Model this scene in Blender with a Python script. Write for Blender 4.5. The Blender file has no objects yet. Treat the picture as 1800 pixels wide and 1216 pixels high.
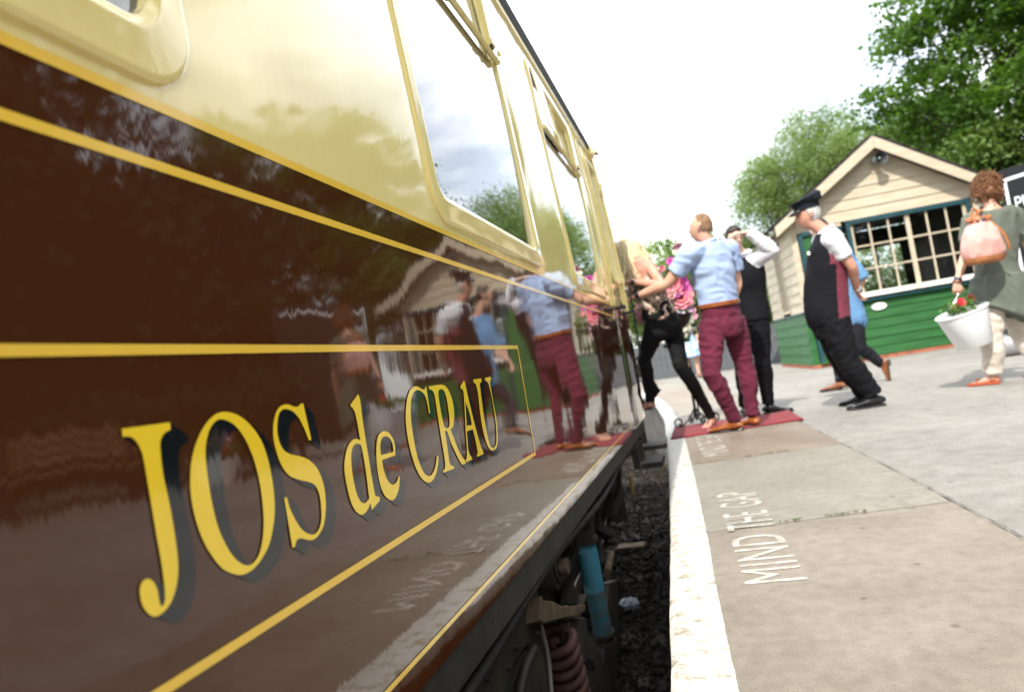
import bpy, bmesh, math, random
import numpy as np
from mathutils import Vector, Matrix
from mathutils.geometry import delaunay_2d_cdt

random.seed(7); RNG = np.random.default_rng(7)
SC = bpy.context.scene
COL = SC.collection
R = math.radians

# ------------------------------------------------------------------ camera
FPX, ROLL, VPX, VPY, CH = 1270.0, R(9.5), 1237.0, 608.0, 0.73
_c, _s = math.cos(ROLL), math.sin(ROLL)
_ox, _oy = VPX - 900, -(VPY - 608)
_h, _v = _ox * _c + _oy * _s, -_ox * _s + _oy * _c
PITCH = math.atan2(-_v, FPX); YAW = math.atan(_h * math.cos(PITCH) / FPX)
FW = Vector((-math.sin(YAW) * math.cos(PITCH), math.cos(YAW) * math.cos(PITCH), math.sin(PITCH)))
R0 = Vector((math.cos(YAW), math.sin(YAW), 0)); U0 = R0.cross(FW)
CX = R0 * _c - U0 * _s; CY = R0 * _s + U0 * _c
CAM = Vector((0, 0, CH))
cd = bpy.data.cameras.new('camera'); cam = bpy.data.objects.new('camera', cd); COL.objects.link(cam)
cam.matrix_world = Matrix(((CX.x, CY.x, -FW.x, CAM.x), (CX.y, CY.y, -FW.y, CAM.y), (CX.z, CY.z, -FW.z, CAM.z), (0, 0, 0, 1)))
cd.sensor_width = 36; cd.lens = FPX / 1800 * 36; cd.clip_start = 0.05; cd.clip_end = 2000
cd.dof.use_dof = True; cd.dof.focus_distance = 1.55; cd.dof.aperture_fstop = 3.6
SC.camera = cam

# ------------------------------------------------------------------ sky, sun, exposure
SUN_AZ, SUN_EL = R(-8), R(48)           # azimuth from straight behind the camera, positive to the right
wd = bpy.data.worlds.new('World'); SC.world = wd; wd.use_nodes = True
nt = wd.node_tree; nt.nodes.clear()
def wn(t, **k):
    n = nt.nodes.new(t)
    for a, b in k.items(): setattr(n, a, b)
    return n
out = wn('ShaderNodeOutputWorld'); bg = wn('ShaderNodeBackground'); sky = wn('ShaderNodeTexSky')
sky.sky_type = 'NISHITA'; sky.sun_disc = False; sky.sun_elevation = SUN_EL; sky.sun_rotation = math.pi - SUN_AZ
sky.air_density = 1.0; sky.dust_density = 0.6
tc = wn('ShaderNodeTexCoord'); mp = wn('ShaderNodeMapping'); mp.inputs['Scale'].default_value = (1.0, 1.0, 2.0)
mp.inputs['Location'].default_value = (0.35, 0.1, 0.2)
n1 = wn('ShaderNodeTexNoise'); n1.inputs['Scale'].default_value = 2.3; n1.inputs['Detail'].default_value = 7; n1.inputs['Roughness'].default_value = 0.55
n1.inputs['Distortion'].default_value = 0.3
cr = wn('ShaderNodeValToRGB'); cr.color_ramp.elements[0].position = 0.41; cr.color_ramp.elements[0].color = (0.40, 0.40, 0.40, 1)
cr.color_ramp.elements[1].position = 0.56; cr.color_ramp.elements[1].color = (1, 1, 1, 1)
n2 = wn('ShaderNodeTexNoise'); n2.inputs['Scale'].default_value = 4.5; n2.inputs['Detail'].default_value = 5
cr2 = wn('ShaderNodeValToRGB'); cr2.color_ramp.elements[0].position = 0.3; cr2.color_ramp.elements[0].color = (12.5, 13.2, 14.2, 1)
cr2.color_ramp.elements[1].position = 0.7; cr2.color_ramp.elements[1].color = (20.0, 20.1, 20.0, 1)
mx = wn('ShaderNodeMix', data_type='RGBA')
L = nt.links.new
L(tc.outputs['Generated'], mp.inputs['Vector']); L(mp.outputs['Vector'], n1.inputs['Vector']); L(mp.outputs['Vector'], n2.inputs['Vector'])
L(n1.outputs['Fac'], cr.inputs['Fac']); L(n2.outputs['Fac'], cr2.inputs['Fac'])
L(cr.outputs['Color'], mx.inputs[0]); L(sky.outputs['Color'], mx.inputs[6]); L(cr2.outputs['Color'], mx.inputs[7])
L(mx.outputs[2], bg.inputs['Color']); bg.inputs['Strength'].default_value = 0.10; L(bg.outputs[0], out.inputs[0])
sd = bpy.data.lights.new('sun', 'SUN'); sun = bpy.data.objects.new('sun', sd); COL.objects.link(sun)
sd.energy = 3.2; sd.angle = R(0.6); sd.color = (1.0, 0.95, 0.86)
sdir = Vector((math.sin(SUN_AZ) * math.cos(SUN_EL), -math.cos(SUN_AZ) * math.cos(SUN_EL), math.sin(SUN_EL)))
sun.rotation_euler = sdir.to_track_quat('Z', 'Y').to_euler(); sun.location = sdir * 50
vs = SC.view_settings; vs.view_transform = 'Standard'; vs.look = 'None'; vs.gamma = 1; vs.use_curve_mapping = False; vs.exposure = 0.95
SC.cycles.max_bounces = 7; SC.cycles.diffuse_bounces = 3; SC.cycles.glossy_bounces = 4; SC.cycles.transparent_max_bounces = 12
SC.cycles.sample_clamp_indirect = 6

# ------------------------------------------------------------------ pixel helpers (reference picture is 1800 x 1216)
def ray(px, py): return FW + CX * ((px - 900) / FPX) - CY * ((py - 608) / FPX)
def ground(px, py, z=0.0):
    d = ray(px, py); return CAM + d * ((z - CH) / d.z)
def onx(px, py, x):
    d = ray(px, py); return CAM + d * (x / d.x)
def dep(P): return (Vector(P) - CAM).dot(FW)
def at(px, py, depth): return CAM + ray(px, py) * depth
def crop(ox, oy, s): return lambda x, y: (ox + x * s, oy + y * s)

# ------------------------------------------------------------------ numpy noise
_perm = RNG.permutation(256); _perm = np.concatenate([_perm, _perm, _perm])
_grad = RNG.normal(size=(256, 3)); _grad /= np.linalg.norm(_grad, axis=1)[:, None]
def pnoise(P):
    P = np.asarray(P, float); i = np.floor(P).astype(int); f = P - i; u = f * f * f * (f * (f * 6 - 15) + 10); i &= 255
    r = 0
    for dx in (0, 1):
        for dy in (0, 1):
            for dz in (0, 1):
                hsh = _perm[_perm[_perm[i[:, 0] + dx] + i[:, 1] + dy] + i[:, 2] + dz]
                g = _grad[hsh]; w = f - np.array([dx, dy, dz])
                wt = (u[:, 0] if dx else 1 - u[:, 0]) * (u[:, 1] if dy else 1 - u[:, 1]) * (u[:, 2] if dz else 1 - u[:, 2])
                r = r + wt * (g * w).sum(1)
    return r

# ------------------------------------------------------------------ materials
MATS = {}
def mat(name, col=(.5, .5, .5), rough=.6, spec=.5, metal=0., var=0., vscale=8., col2=None, bump=0., bscale=60., stretch=(1, 1, 1), coat=0., sheen=0., detail=5., lo=.35, hi=.65):
    if name in MATS: return MATS[name]
    m = bpy.data.materials.new(name); m.use_nodes = True; t = m.node_tree; p = t.nodes['Principled BSDF']; lk = t.links.new
    p.inputs['Base Color'].default_value = (*col, 1); p.inputs['Roughness'].default_value = rough
    p.inputs['Specular IOR Level'].default_value = spec; p.inputs['Metallic'].default_value = metal
    p.inputs['Coat Weight'].default_value = coat; p.inputs['Sheen Weight'].default_value = sheen
    ge = t.nodes.new('ShaderNodeTexCoord'); ma = t.nodes.new('ShaderNodeMapping'); ma.inputs['Scale'].default_value = stretch
    lk(ge.outputs['Object'], ma.inputs['Vector'])
    if var or col2:
        n = t.nodes.new('ShaderNodeTexNoise'); n.inputs['Scale'].default_value = vscale; n.inputs['Detail'].default_value = detail
        r = t.nodes.new('ShaderNodeValToRGB'); r.color_ramp.elements[0].position = lo; r.color_ramp.elements[1].position = hi
        c2 = col2 or tuple(min(1, c * (1 + var)) for c in col); c1 = col if col2 else tuple(c * (1 - var) for c in col)
        r.color_ramp.elements[0].color = (*c1, 1); r.color_ramp.elements[1].color = (*c2, 1)
        lk(ma.outputs[0], n.inputs['Vector']); lk(n.outputs['Fac'], r.inputs['Fac']); lk(r.outputs['Color'], p.inputs['Base Color'])
    if bump:
        n = t.nodes.new('ShaderNodeTexNoise'); n.inputs['Scale'].default_value = bscale; n.inputs['Detail'].default_value = 6
        b = t.nodes.new('ShaderNodeBump'); b.inputs['Strength'].default_value = bump; b.inputs['Distance'].default_value = .01
        lk(ma.outputs[0], n.inputs['Vector']); lk(n.outputs['Fac'], b.inputs['Height']); lk(b.outputs[0], p.inputs['Normal'])
    MATS[name] = m; return m

def gloss_paint(name, col, rough=.04, tilt=.012, wave=.012, ior=1.5, coat=.34):
    """brush-painted gloss: tiny tilts across each brush mark, slow waviness of the steel sheet"""
    m = bpy.data.materials.new(name); m.use_nodes = True; t = m.node_tree; p = t.nodes['Principled BSDF']; lk = t.links.new
    p.inputs['Roughness'].default_value = rough; p.inputs['IOR'].default_value = ior
    geo = t.nodes.new('ShaderNodeNewGeometry'); acc = geo.outputs['Normal']
    for sc, amp, dt in (((0, 420, 9), (0, .25 * tilt, tilt), 2.0), ((0, 110, 3), (0, .3 * tilt, .7 * tilt), 2.0), ((0, 5.5, 3.2), (0, wave, wave), 1.5), ((0, 1.6, 9), (0, .3 * wave, 1.1 * wave), 1.5)):
        ma = t.nodes.new('ShaderNodeMapping'); ma.inputs['Scale'].default_value = sc; lk(geo.outputs['Position'], ma.inputs['Vector'])
        n = t.nodes.new('ShaderNodeTexNoise'); n.inputs['Scale'].default_value = 1; n.inputs['Detail'].default_value = dt; lk(ma.outputs[0], n.inputs['Vector'])
        s = t.nodes.new('ShaderNodeVectorMath'); s.operation = 'SUBTRACT'; s.inputs[1].default_value = (.5, .5, .5); lk(n.outputs['Color'], s.inputs[0])
        u = t.nodes.new('ShaderNodeVectorMath'); u.operation = 'MULTIPLY'; u.inputs[1].default_value = tuple(4 * a for a in amp); lk(s.outputs[0], u.inputs[0])
        a = t.nodes.new('ShaderNodeVectorMath'); a.operation = 'ADD'; lk(acc, a.inputs[0]); lk(u.outputs[0], a.inputs[1]); acc = a.outputs[0]
    z = t.nodes.new('ShaderNodeVectorMath'); z.operation = 'NORMALIZE'; lk(acc, z.inputs[0]); lk(z.outputs[0], p.inputs['Normal']); lk(z.outputs[0], p.inputs['Coat Normal']); p.inputs['Coat Weight'].default_value = coat; p.inputs['Coat Roughness'].default_value = rough; p.inputs['Coat IOR'].default_value = 1.5
    # faint mottling of the hand-applied colour
    n = t.nodes.new('ShaderNodeTexNoise'); n.inputs['Scale'].default_value = 1; n.inputs['Detail'].default_value = 4
    ma = t.nodes.new('ShaderNodeMapping'); ma.inputs['Scale'].default_value = (0, 60, 6); lk(geo.outputs['Position'], ma.inputs['Vector']); lk(ma.outputs[0], n.inputs['Vector'])
    r = t.nodes.new('ShaderNodeValToRGB'); r.color_ramp.elements[0].position = .3; r.color_ramp.elements[1].position = .7
    r.color_ramp.elements[0].color = (*[c * .98 for c in col], 1); r.color_ramp.elements[1].color = (*[min(1, c * 1.015) for c in col], 1)
    lk(n.outputs['Fac'], r.inputs['Fac']); lk(r.outputs['Color'], p.inputs['Base Color'])
    MATS[name] = m; return m

def glass_mat(name, tint=(.9, .95, .95), ior=1.52, rough=.0, wave=.003, faces=2.1):
    m = bpy.data.materials.new(name); m.use_nodes = True; t = m.node_tree; t.nodes.clear(); lk = t.links.new
    o = t.nodes.new('ShaderNodeOutputMaterial'); mix = t.nodes.new('ShaderNodeMixShader'); fr = t.nodes.new('ShaderNodeFresnel'); fr.inputs['IOR'].default_value = ior
    tr = t.nodes.new('ShaderNodeBsdfTransparent'); tr.inputs[0].default_value = (*tint, 1); gl = t.nodes.new('ShaderNodeBsdfGlossy'); gl.inputs['Roughness'].default_value = rough
    gl.inputs['Color'].default_value = (1, 1, 1, 1)
    ge = t.nodes.new('ShaderNodeNewGeometry'); n = t.nodes.new('ShaderNodeTexNoise'); n.inputs['Scale'].default_value = 2.0; n.inputs['Detail'].default_value = 1
    s = t.nodes.new('ShaderNodeVectorMath'); s.operation = 'SUBTRACT'; s.inputs[1].default_value = (.5, .5, .5)
    u = t.nodes.new('ShaderNodeVectorMath'); u.operation = 'SCALE'; u.inputs['Scale'].default_value = wave * 4
    a = t.nodes.new('ShaderNodeVectorMath'); a.operation = 'ADD'; z = t.nodes.new('ShaderNodeVectorMath'); z.operation = 'NORMALIZE'
    lk(ge.outputs['Position'], n.inputs['Vector']); lk(n.outputs['Color'], s.inputs[0]); lk(s.outputs[0], u.inputs[0]); lk(ge.outputs['Normal'], a.inputs[0]); lk(u.outputs[0], a.inputs[1]); lk(a.outputs[0], z.inputs[0])
    lk(z.outputs[0], gl.inputs['Normal']); lk(z.outputs[0], fr.inputs['Normal'])
    om = t.nodes.new('ShaderNodeMath'); om.operation = 'SUBTRACT'; om.inputs[0].default_value = 1.; lk(fr.outputs[0], om.inputs[1])
    pw = t.nodes.new('ShaderNodeMath'); pw.operation = 'POWER'; pw.inputs[1].default_value = faces; lk(om.outputs[0], pw.inputs[0])      # reflections of every glass face of the glazing
    oo = t.nodes.new('ShaderNodeMath'); oo.operation = 'SUBTRACT'; oo.inputs[0].default_value = 1.; lk(pw.outputs[0], oo.inputs[1]); lk(oo.outputs[0], mix.inputs[0])
    lk(tr.outputs[0], mix.inputs[1]); lk(gl.outputs[0], mix.inputs[2]); lk(mix.outputs[0], o.inputs[0])
    MATS[name] = m; return m

def leaf_mat(name, c1, c2, trans=.35, rough=.45):
    m = bpy.data.materials.new(name); m.use_nodes = True; t = m.node_tree; p = t.nodes['Principled BSDF']; lk = t.links.new; o = t.nodes['Material Output']
    ge = t.nodes.new('ShaderNodeNewGeometry'); r = t.nodes.new('ShaderNodeValToRGB')
    r.color_ramp.elements[0].color = (*c1, 1); r.color_ramp.elements[1].color = (*c2, 1)
    nz = t.nodes.new('ShaderNodeTexNoise'); nz.inputs['Scale'].default_value = 1.1; nz.inputs['Detail'].default_value = 3; lk(ge.outputs['Position'], nz.inputs['Vector'])
    mr = t.nodes.new('ShaderNodeMapRange'); mr.inputs[1].default_value = .32; mr.inputs[2].default_value = .68; lk(nz.outputs['Fac'], mr.inputs[0])
    av = t.nodes.new('ShaderNodeMath'); av.operation = 'MULTIPLY_ADD'; av.inputs[1].default_value = .45; lk(ge.outputs['Random Per Island'], av.inputs[0])
    hv = t.nodes.new('ShaderNodeMath'); hv.operation = 'MULTIPLY'; hv.inputs[1].default_value = .55; lk(mr.outputs[0], hv.inputs[0]); lk(hv.outputs[0], av.inputs[2])
    lk(av.outputs[0], r.inputs['Fac']); lk(r.outputs[0], p.inputs['Base Color']); p.inputs['Roughness'].default_value = rough
    p.inputs['Specular IOR Level'].default_value = .3
    tl = t.nodes.new('ShaderNodeBsdfTranslucent'); mx = t.nodes.new('ShaderNodeMixShader'); mx.inputs[0].default_value = trans
    mu = t.nodes.new('ShaderNodeMix'); mu.data_type = 'RGBA'; mu.blend_type = 'MULTIPLY'; mu.inputs[0].default_value = 1; mu.inputs[7].default_value = (1.3, 1.35, .6, 1)
    lk(r.outputs[0], mu.inputs[6]); lk(mu.outputs[2], tl.inputs[0]); lk(p.outputs[0], mx.inputs[1]); lk(tl.outputs[0], mx.inputs[2]); lk(mx.outputs[0], o.inputs[0])
    MATS[name] = m; return m

# ------------------------------------------------------------------ mesh helpers
def V3(p): return np.array((p[0], p[1], p[2]), float)
def nrm(a):
    a = np.asarray(a, float); l = np.linalg.norm(a); return a / l if l > 1e-9 else a
def catmull(pts, n=4, closed=False):
    P = [np.asarray(p, float) for p in pts]; o = []
    N = len(P); rng = range(N) if closed else range(N - 1)
    for i in rng:
        if closed: a, b, c, d = P[i - 1], P[i], P[(i + 1) % N], P[(i + 2) % N]
        else: a, b, c, d = P[max(i - 1, 0)], P[i], P[i + 1], P[min(i + 2, N - 1)]
        for k in range(n):
            t = k / n; o.append(.5 * ((2 * b) + (-a + c) * t + (2 * a - 5 * b + 4 * c - d) * t * t + (-a + 3 * b - 3 * c + d) * t ** 3))
    if not closed: o.append(P[-1])
    return o

class MB:
    def __init__(s): s.v = []; s.f = []; s.m = []; s.cur = 0
    def add(s, vs, fs):
        b = len(s.v); s.v.extend([tuple(map(float, q)) for q in vs]); s.f.extend([tuple(b + i for i in f) for f in fs]); s.m.extend([s.cur] * len(fs)); return s
    def box(s, c, size, X=(1, 0, 0), Y=(0, 1, 0), Z=(0, 0, 1), taper=1.0):
        c, X, Y, Z = V3(c), nrm(X), nrm(Y), nrm(Z); hx, hy, hz = [q / 2 for q in size]; vs = []
        for k in (-1, 1):
            t = taper if k > 0 else 1
            for a, b in ((-1, -1), (1, -1), (1, 1), (-1, 1)): vs.append(c + X * a * hx * t + Y * b * hy * t + Z * k * hz)
        return s.add(vs, [(3, 2, 1, 0), (4, 5, 6, 7), (0, 1, 5, 4), (1, 2, 6, 5), (2, 3, 7, 6), (3, 0, 4, 7)])
    def tube(s, pts, rad, side=None, n=12, caps=True, smooth=0):
        """loft through pts; rad: number, or list of r or (r_side, r_other); side: vector or list giving the r_side direction"""
        P = [V3(p) for p in pts]; N = len(P)
        if np.isscalar(rad): rad = [rad] * N
        RR = [np.array((r, r), float) if np.isscalar(r) else np.array(r, float) for r in rad]
        if side is None: sd = [None] * N
        elif isinstance(side, list): sd = [V3(q) for q in side]
        else: sd = [V3(side)] * N
        if smooth:
            P = catmull(P, smooth); RR = catmull(RR, smooth)
            if sd[0] is not None: sd = catmull(sd, smooth)
            else: sd = [None] * len(P)
            N = len(P)
        vs = []; prev = None
        for i in range(N):
            T = nrm(P[min(i + 1, N - 1)] - P[max(i - 1, 0)])
            if sd[i] is not None: a = sd[i]
            elif prev is not None: a = prev
            else: a = np.array((1., 0, 0)) if abs(T[0]) < .8 else np.array((0, 1., 0))
            a = nrm(a - T * a.dot(T)); prev = a; b = np.cross(T, a)
            r0, r1 = RR[i]
            for k in range(n):
                th = 2 * math.pi * k / n; vs.append(P[i] + a * (r0 * math.cos(th)) + b * (r1 * math.sin(th)))
        fs = []
        for i in range(N - 1):
            for k in range(n):
                q = (k + 1) % n; fs.append((i * n + k, i * n + q, (i + 1) * n + q, (i + 1) * n + k))
        if caps:
            fs.append(tuple(range(n - 1, -1, -1))); fs.append(tuple((N - 1) * n + k for k in range(n)))
        return s.add(vs, fs)
    def ball(s, c, r, X=(1, 0, 0), Y=(0, 1, 0), Z=(0, 0, 1), nu=14, nv=9, fn=None):
        c, X, Y, Z = V3(c), nrm(X), nrm(Y), nrm(Z); rr = (r, r, r) if np.isscalar(r) else r
        vs = []
        for j in range(nv + 1):
            ph = math.pi * j / nv
            for i in range(nu):
                th = 2 * math.pi * i / nu; d = np.array((math.sin(ph) * math.cos(th), math.sin(ph) * math.sin(th), math.cos(ph)))
                if fn: d = fn(d)
                vs.append(c + X * d[0] * rr[0] + Y * d[1] * rr[1] + Z * d[2] * rr[2])
        fs = [(j * nu + i, (j + 1) * nu + i, (j + 1) * nu + (i + 1) % nu, j * nu + (i + 1) % nu) for j in range(nv) for i in range(nu)]
        return s.add(vs, fs)
    def cyl(s, a, b, r, n=20, r2=None): return s.tube([a, b], [r, r if r2 is None else r2], n=n)
    def prism(s, poly, off):
        """flat polygon (3D points, in order) extruded by vector off"""
        P = [V3(p) for p in poly]; off = V3(off); n = len(P)
        return s.add(P + [p + off for p in P], [tuple(range(n - 1, -1, -1)), tuple(range(n, 2 * n))] + [(i, (i + 1) % n, n + (i + 1) % n, n + i) for i in range(n)])
    def mesh(s, name, fix=True):
        me = bpy.data.meshes.new(name); me.from_pydata(s.v, [], s.f); me.update()
        if any(s.m): me.polygons.foreach_set('material_index', s.m)
        if fix:
            bm = bmesh.new(); bm.from_mesh(me); bmesh.ops.recalc_face_normals(bm, faces=bm.faces); bm.to_mesh(me); bm.free()
        return me
    def build(s, name, m, parent=None, smooth=None, fix=True, bevel=0):
        return link(name, s.mesh(name, fix), m, parent, smooth, bevel)

def link(name, me, m, parent=None, smooth=None, bevel=0):
    o = bpy.data.objects.new(name, me); COL.objects.link(o)
    if m is not None and len(me.materials) == 0:
        for q in (m if isinstance(m, (list, tuple)) else [m]): me.materials.append(q)
    if parent is not None:
        o.parent = parent; o.matrix_parent_inverse = parent.matrix_world.inverted()
    if smooth is not None:
        if smooth >= 180: me.shade_smooth()
        else:
            me.shade_smooth(); me.set_sharp_from_angle(angle=R(smooth))
    if bevel:
        b = o.modifiers.new('b', 'BEVEL'); b.width = bevel; b.segments = 2; b.limit_method = 'ANGLE'
    return o
def tag(o, label=None, cat=None, group=None, kind=None):
    if label: o['label'] = label
    if cat: o['category'] = cat
    if group: o['group'] = group
    if kind: o['kind'] = kind
    return o
def empty(name, loc=(0, 0, 0), rz=0.):
    o = bpy.data.objects.new(name, None); COL.objects.link(o); o.location = loc; o.rotation_euler = (0, 0, rz); o.empty_display_size = .1
    o.matrix_world = Matrix.Translation(Vector(loc)) @ Matrix.Rotation(rz, 4, 'Z')
    return o

def fuse(mb, voxel=.01, smooth=4, fn=None, dec=0):
    me = mb.mesh('tmp', True); o = bpy.data.objects.new('tmp', me); COL.objects.link(o)
    r = o.modifiers.new('r', 'REMESH'); r.mode = 'VOXEL'; r.voxel_size = voxel; r.adaptivity = 0
    if smooth:
        q = o.modifiers.new('s', 'SMOOTH'); q.factor = .5; q.iterations = smooth
    dg = bpy.context.evaluated_depsgraph_get(); me2 = bpy.data.meshes.new_from_object(o.evaluated_get(dg))
    bpy.data.objects.remove(o); bpy.data.meshes.remove(me)
    if fn:
        n = len(me2.vertices); co = np.empty(n * 3); me2.vertices.foreach_get('co', co); co = co.reshape(-1, 3)
        no = np.empty(n * 3); me2.vertex_normals.foreach_get('vector', no); no = no.reshape(-1, 3)
        co = fn(co, no); me2.vertices.foreach_set('co', co.ravel()); me2.update()
    me2.shade_smooth(); return me2

# ------------------------------------------------------------------ shared materials
M = {}
def stone_mat(name, c1, c2, sc=3., grit=.22, spots=9., spot_d=.55, rough=.6, loc=(0, 0, 0), bump=.5, crack=0.):
    m = bpy.data.materials.new(name); m.use_nodes = True; tt = m.node_tree; p = tt.nodes['Principled BSDF']; lk = tt.links.new
    tc = tt.nodes.new('ShaderNodeTexCoord'); p.inputs['Roughness'].default_value = rough; p.inputs['Specular IOR Level'].default_value = .35
    ma = tt.nodes.new('ShaderNodeMapping'); ma.inputs['Scale'].default_value = (1, .8, 1); ma.inputs['Location'].default_value = loc; lk(tc.outputs['Object'], ma.inputs[0])
    def noise(sc, d, ds=0., r=.55):
        n = tt.nodes.new('ShaderNodeTexNoise'); n.inputs['Scale'].default_value = sc; n.inputs['Detail'].default_value = d; n.inputs['Distortion'].default_value = ds; n.inputs['Roughness'].default_value = r; lk(ma.outputs[0], n.inputs['Vector']); return n.outputs['Fac']
    def ramp(f, a, ca, b, cb):
        r = tt.nodes.new('ShaderNodeValToRGB'); r.color_ramp.elements[0].position = a; r.color_ramp.elements[1].position = b; r.color_ramp.elements[0].color = (*ca, 1); r.color_ramp.elements[1].color = (*cb, 1); lk(f, r.inputs[0]); return r.outputs[0]
    def mul(a, b, f=1.):
        x = tt.nodes.new('ShaderNodeMix'); x.data_type = 'RGBA'; x.blend_type = 'MULTIPLY'; x.inputs[0].default_value = f; lk(a, x.inputs[6]); lk(b, x.inputs[7]); return x.outputs[2]
    c = ramp(noise(sc, 10, .5, .62), .34, c1, .66, c2)
    c = mul(c, ramp(noise(sc * 9, 7), .32, (.84, .82, .80), .62, (1.05, 1.04, 1.03)))
    g = noise(260, 3); c = mul(c, ramp(g, .34, (1 - grit * 1.6,) * 3, .60, (1 + grit * .5,) * 3))
    vo = tt.nodes.new('ShaderNodeTexVoronoi'); vo.inputs['Scale'].default_value = spots; lk(ma.outputs[0], vo.inputs['Vector'])      # dropped gum and pock marks
    c = mul(c, ramp(vo.outputs['Distance'], .05, (spot_d,) * 3, .09, (1, 1, 1)))
    vo2 = tt.nodes.new('ShaderNodeTexVoronoi'); vo2.inputs['Scale'].default_value = spots * 3.3; lk(ma.outputs[0], vo2.inputs['Vector'])
    c = mul(c, ramp(vo2.outputs['Distance'], .05, (.72,) * 3, .10, (1, 1, 1)))
    lk(c, p.inputs['Base Color'])
    ad = tt.nodes.new('ShaderNodeMath'); ad.operation = 'MULTIPLY_ADD'; ad.inputs[1].default_value = .35; lk(g, ad.inputs[0]); lk(noise(24, 9, .6), ad.inputs[2])
    b = tt.nodes.new('ShaderNodeBump'); b.inputs['Strength'].default_value = bump; b.inputs['Distance'].default_value = .006; lk(ad.outputs[0], b.inputs['Height']); lk(b.outputs[0], p.inputs['Normal'])
    return m
M['asphalt'] = stone_mat('asphalt', (.23, .221, .202), (.298, .286, .263), 1.1, .22, 5., .75, .85, (3, 1, 0), .8)
M['slab'] = mat('york_stone', (.265, .225, .18), .62, .4, col2=(.40, .365, .315), vscale=3.2, bump=.30, bscale=45, stretch=(1, 1.0, 1), detail=8, lo=.3, hi=.7)
M['moss'] = mat('moss', (.10, .14, .03), .9, .2, var=.4, vscale=60, bump=.6, bscale=120)
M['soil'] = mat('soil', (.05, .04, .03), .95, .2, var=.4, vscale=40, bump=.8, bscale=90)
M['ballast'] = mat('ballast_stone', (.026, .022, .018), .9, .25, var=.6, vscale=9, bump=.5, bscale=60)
M['rail'] = mat('rail_steel', (.10, .07, .05), .6, .5, metal=.3, var=.3, bump=.3)
M['grass'] = mat('grass_ground', (.06, .10, .025), .9, .2, var=.5, vscale=1.5, bump=.5, bscale=20)
M['brick'] = mat('red_brick', (.33, .12, .07), .85, .3, var=.3, vscale=20, bump=.5, bscale=60)

# ================================================================== SETTING: ground, track, platform
EDGE = [(0.35, -30), (0.10, -12), (-.10, -4), (-.15, 0), (-.198, 1.61), (-.22, 2.03), (-.25, 2.77), (-.292, 3.67), (-.375, 5.27), (-.47, 6.82), (-.62, 8.9), (-1.05, 12.5), (-2.1, 18), (-4.2, 26), (-9.5, 40), (-20, 60)]
_ey = np.array([e[1] for e in EDGE]); _ex = np.array([e[0] for e in EDGE])
_cm = np.array(catmull([(a, b) for a, b in EDGE], 12)); 
def edge_x(y): return float(np.interp(y, _cm[:, 1], _cm[:, 0]))

mb = MB(); S = 900
mb.add([(-S, -S, -1.25), (S, -S, -1.25), (S, S, -1.25), (-S, S, -1.25)], [(0, 1, 2, 3)])
tag(mb.build('ground', M['grass']), kind='structure')

# dark track bed with loose stone
nx, ny = 60, 260
xs = np.linspace(-4.6, .6, nx); ys = np.linspace(-6, 30, ny)
gx, gy = np.meshgrid(xs, ys); P = np.stack([gx.ravel(), gy.ravel(), np.zeros(gx.size)], 1)
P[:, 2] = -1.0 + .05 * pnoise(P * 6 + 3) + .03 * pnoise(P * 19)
sh = np.array([edge_x(y) for y in P[:, 1]]); P[:, 0] += sh + .15
mb = MB(); mb.v = [tuple(q) for q in P]; mb.f = [(j * nx + i, j * nx + i + 1, (j + 1) * nx + i + 1, (j + 1) * nx + i) for j in range(ny - 1) for i in range(nx - 1)]; mb.m = [0] * len(mb.f)
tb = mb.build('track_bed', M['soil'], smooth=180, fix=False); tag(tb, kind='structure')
mb = MB(); ico = [(0, 0, 1), (.9, 0, .3), (.28, .85, .3), (-.72, .53, .3), (-.72, -.53, .3), (.28, -.85, .3), (0, 0, -.8)]
icf = [(0, 1, 2), (0, 2, 3), (0, 3, 4), (0, 4, 5), (0, 5, 1), (6, 2, 1), (6, 3, 2), (6, 4, 3), (6, 5, 4), (6, 1, 5)]
for i in range(15000):
    y = 1.0 + 13 * random.random() ** 1.6; x = edge_x(y) - random.uniform(0, .95); r = random.choice((random.uniform(.006, .014), random.uniform(.010, .028)))
    q = Matrix.Rotation(random.uniform(0, 6.3), 3, (random.gauss(0, 1), random.gauss(0, 1), random.gauss(0, 1) + .01))
    o = Vector((x, y, -.985 + .05 * random.random()))
    mb.add([o + q @ Vector((a[0] * r * random.uniform(.7, 1.3), a[1] * r, a[2] * r * .8)) for a in ico], icf)
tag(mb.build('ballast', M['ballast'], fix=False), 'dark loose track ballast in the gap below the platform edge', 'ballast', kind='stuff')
# rails and sleepers
for rx in (-1.22, -2.66):
    mb = MB(); pts = [(edge_x(y) + .40 + rx, y, 0) for y in np.linspace(-6, 28, 60)]
    for a in range(len(pts) - 1):
        p, q = V3(pts[a]), V3(pts[a + 1])
        for w, z0, z1 in ((.07, -.82, -.78), (.018, -.92, -.82), (.13, -.945, -.92)):
            mb.add([p + (-w / 2, 0, z0), p + (w / 2, 0, z0), p + (w / 2, 0, z1), p + (-w / 2, 0, z1), q + (-w / 2, 0, z0), q + (w / 2, 0, z0), q + (w / 2, 0, z1), q + (-w / 2, 0, z1)],
                   [(0, 1, 5, 4), (1, 2, 6, 5), (2, 3, 7, 6), (3, 0, 4, 7)])
    tag(mb.build('rail', M['rail']), 'steel running rail under the near side of the coach' if rx > -2 else 'steel running rail under the far side of the coach', 'rail')
sl = MB().box((0, 0, 0), (2.6, .25, .13)).mesh('sleeper'); sl.materials.append(mat('sleeper_wood', (.07, .055, .045), .9, .2, var=.4, bump=.6, bscale=30, stretch=(1, 6, 1)))
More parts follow.
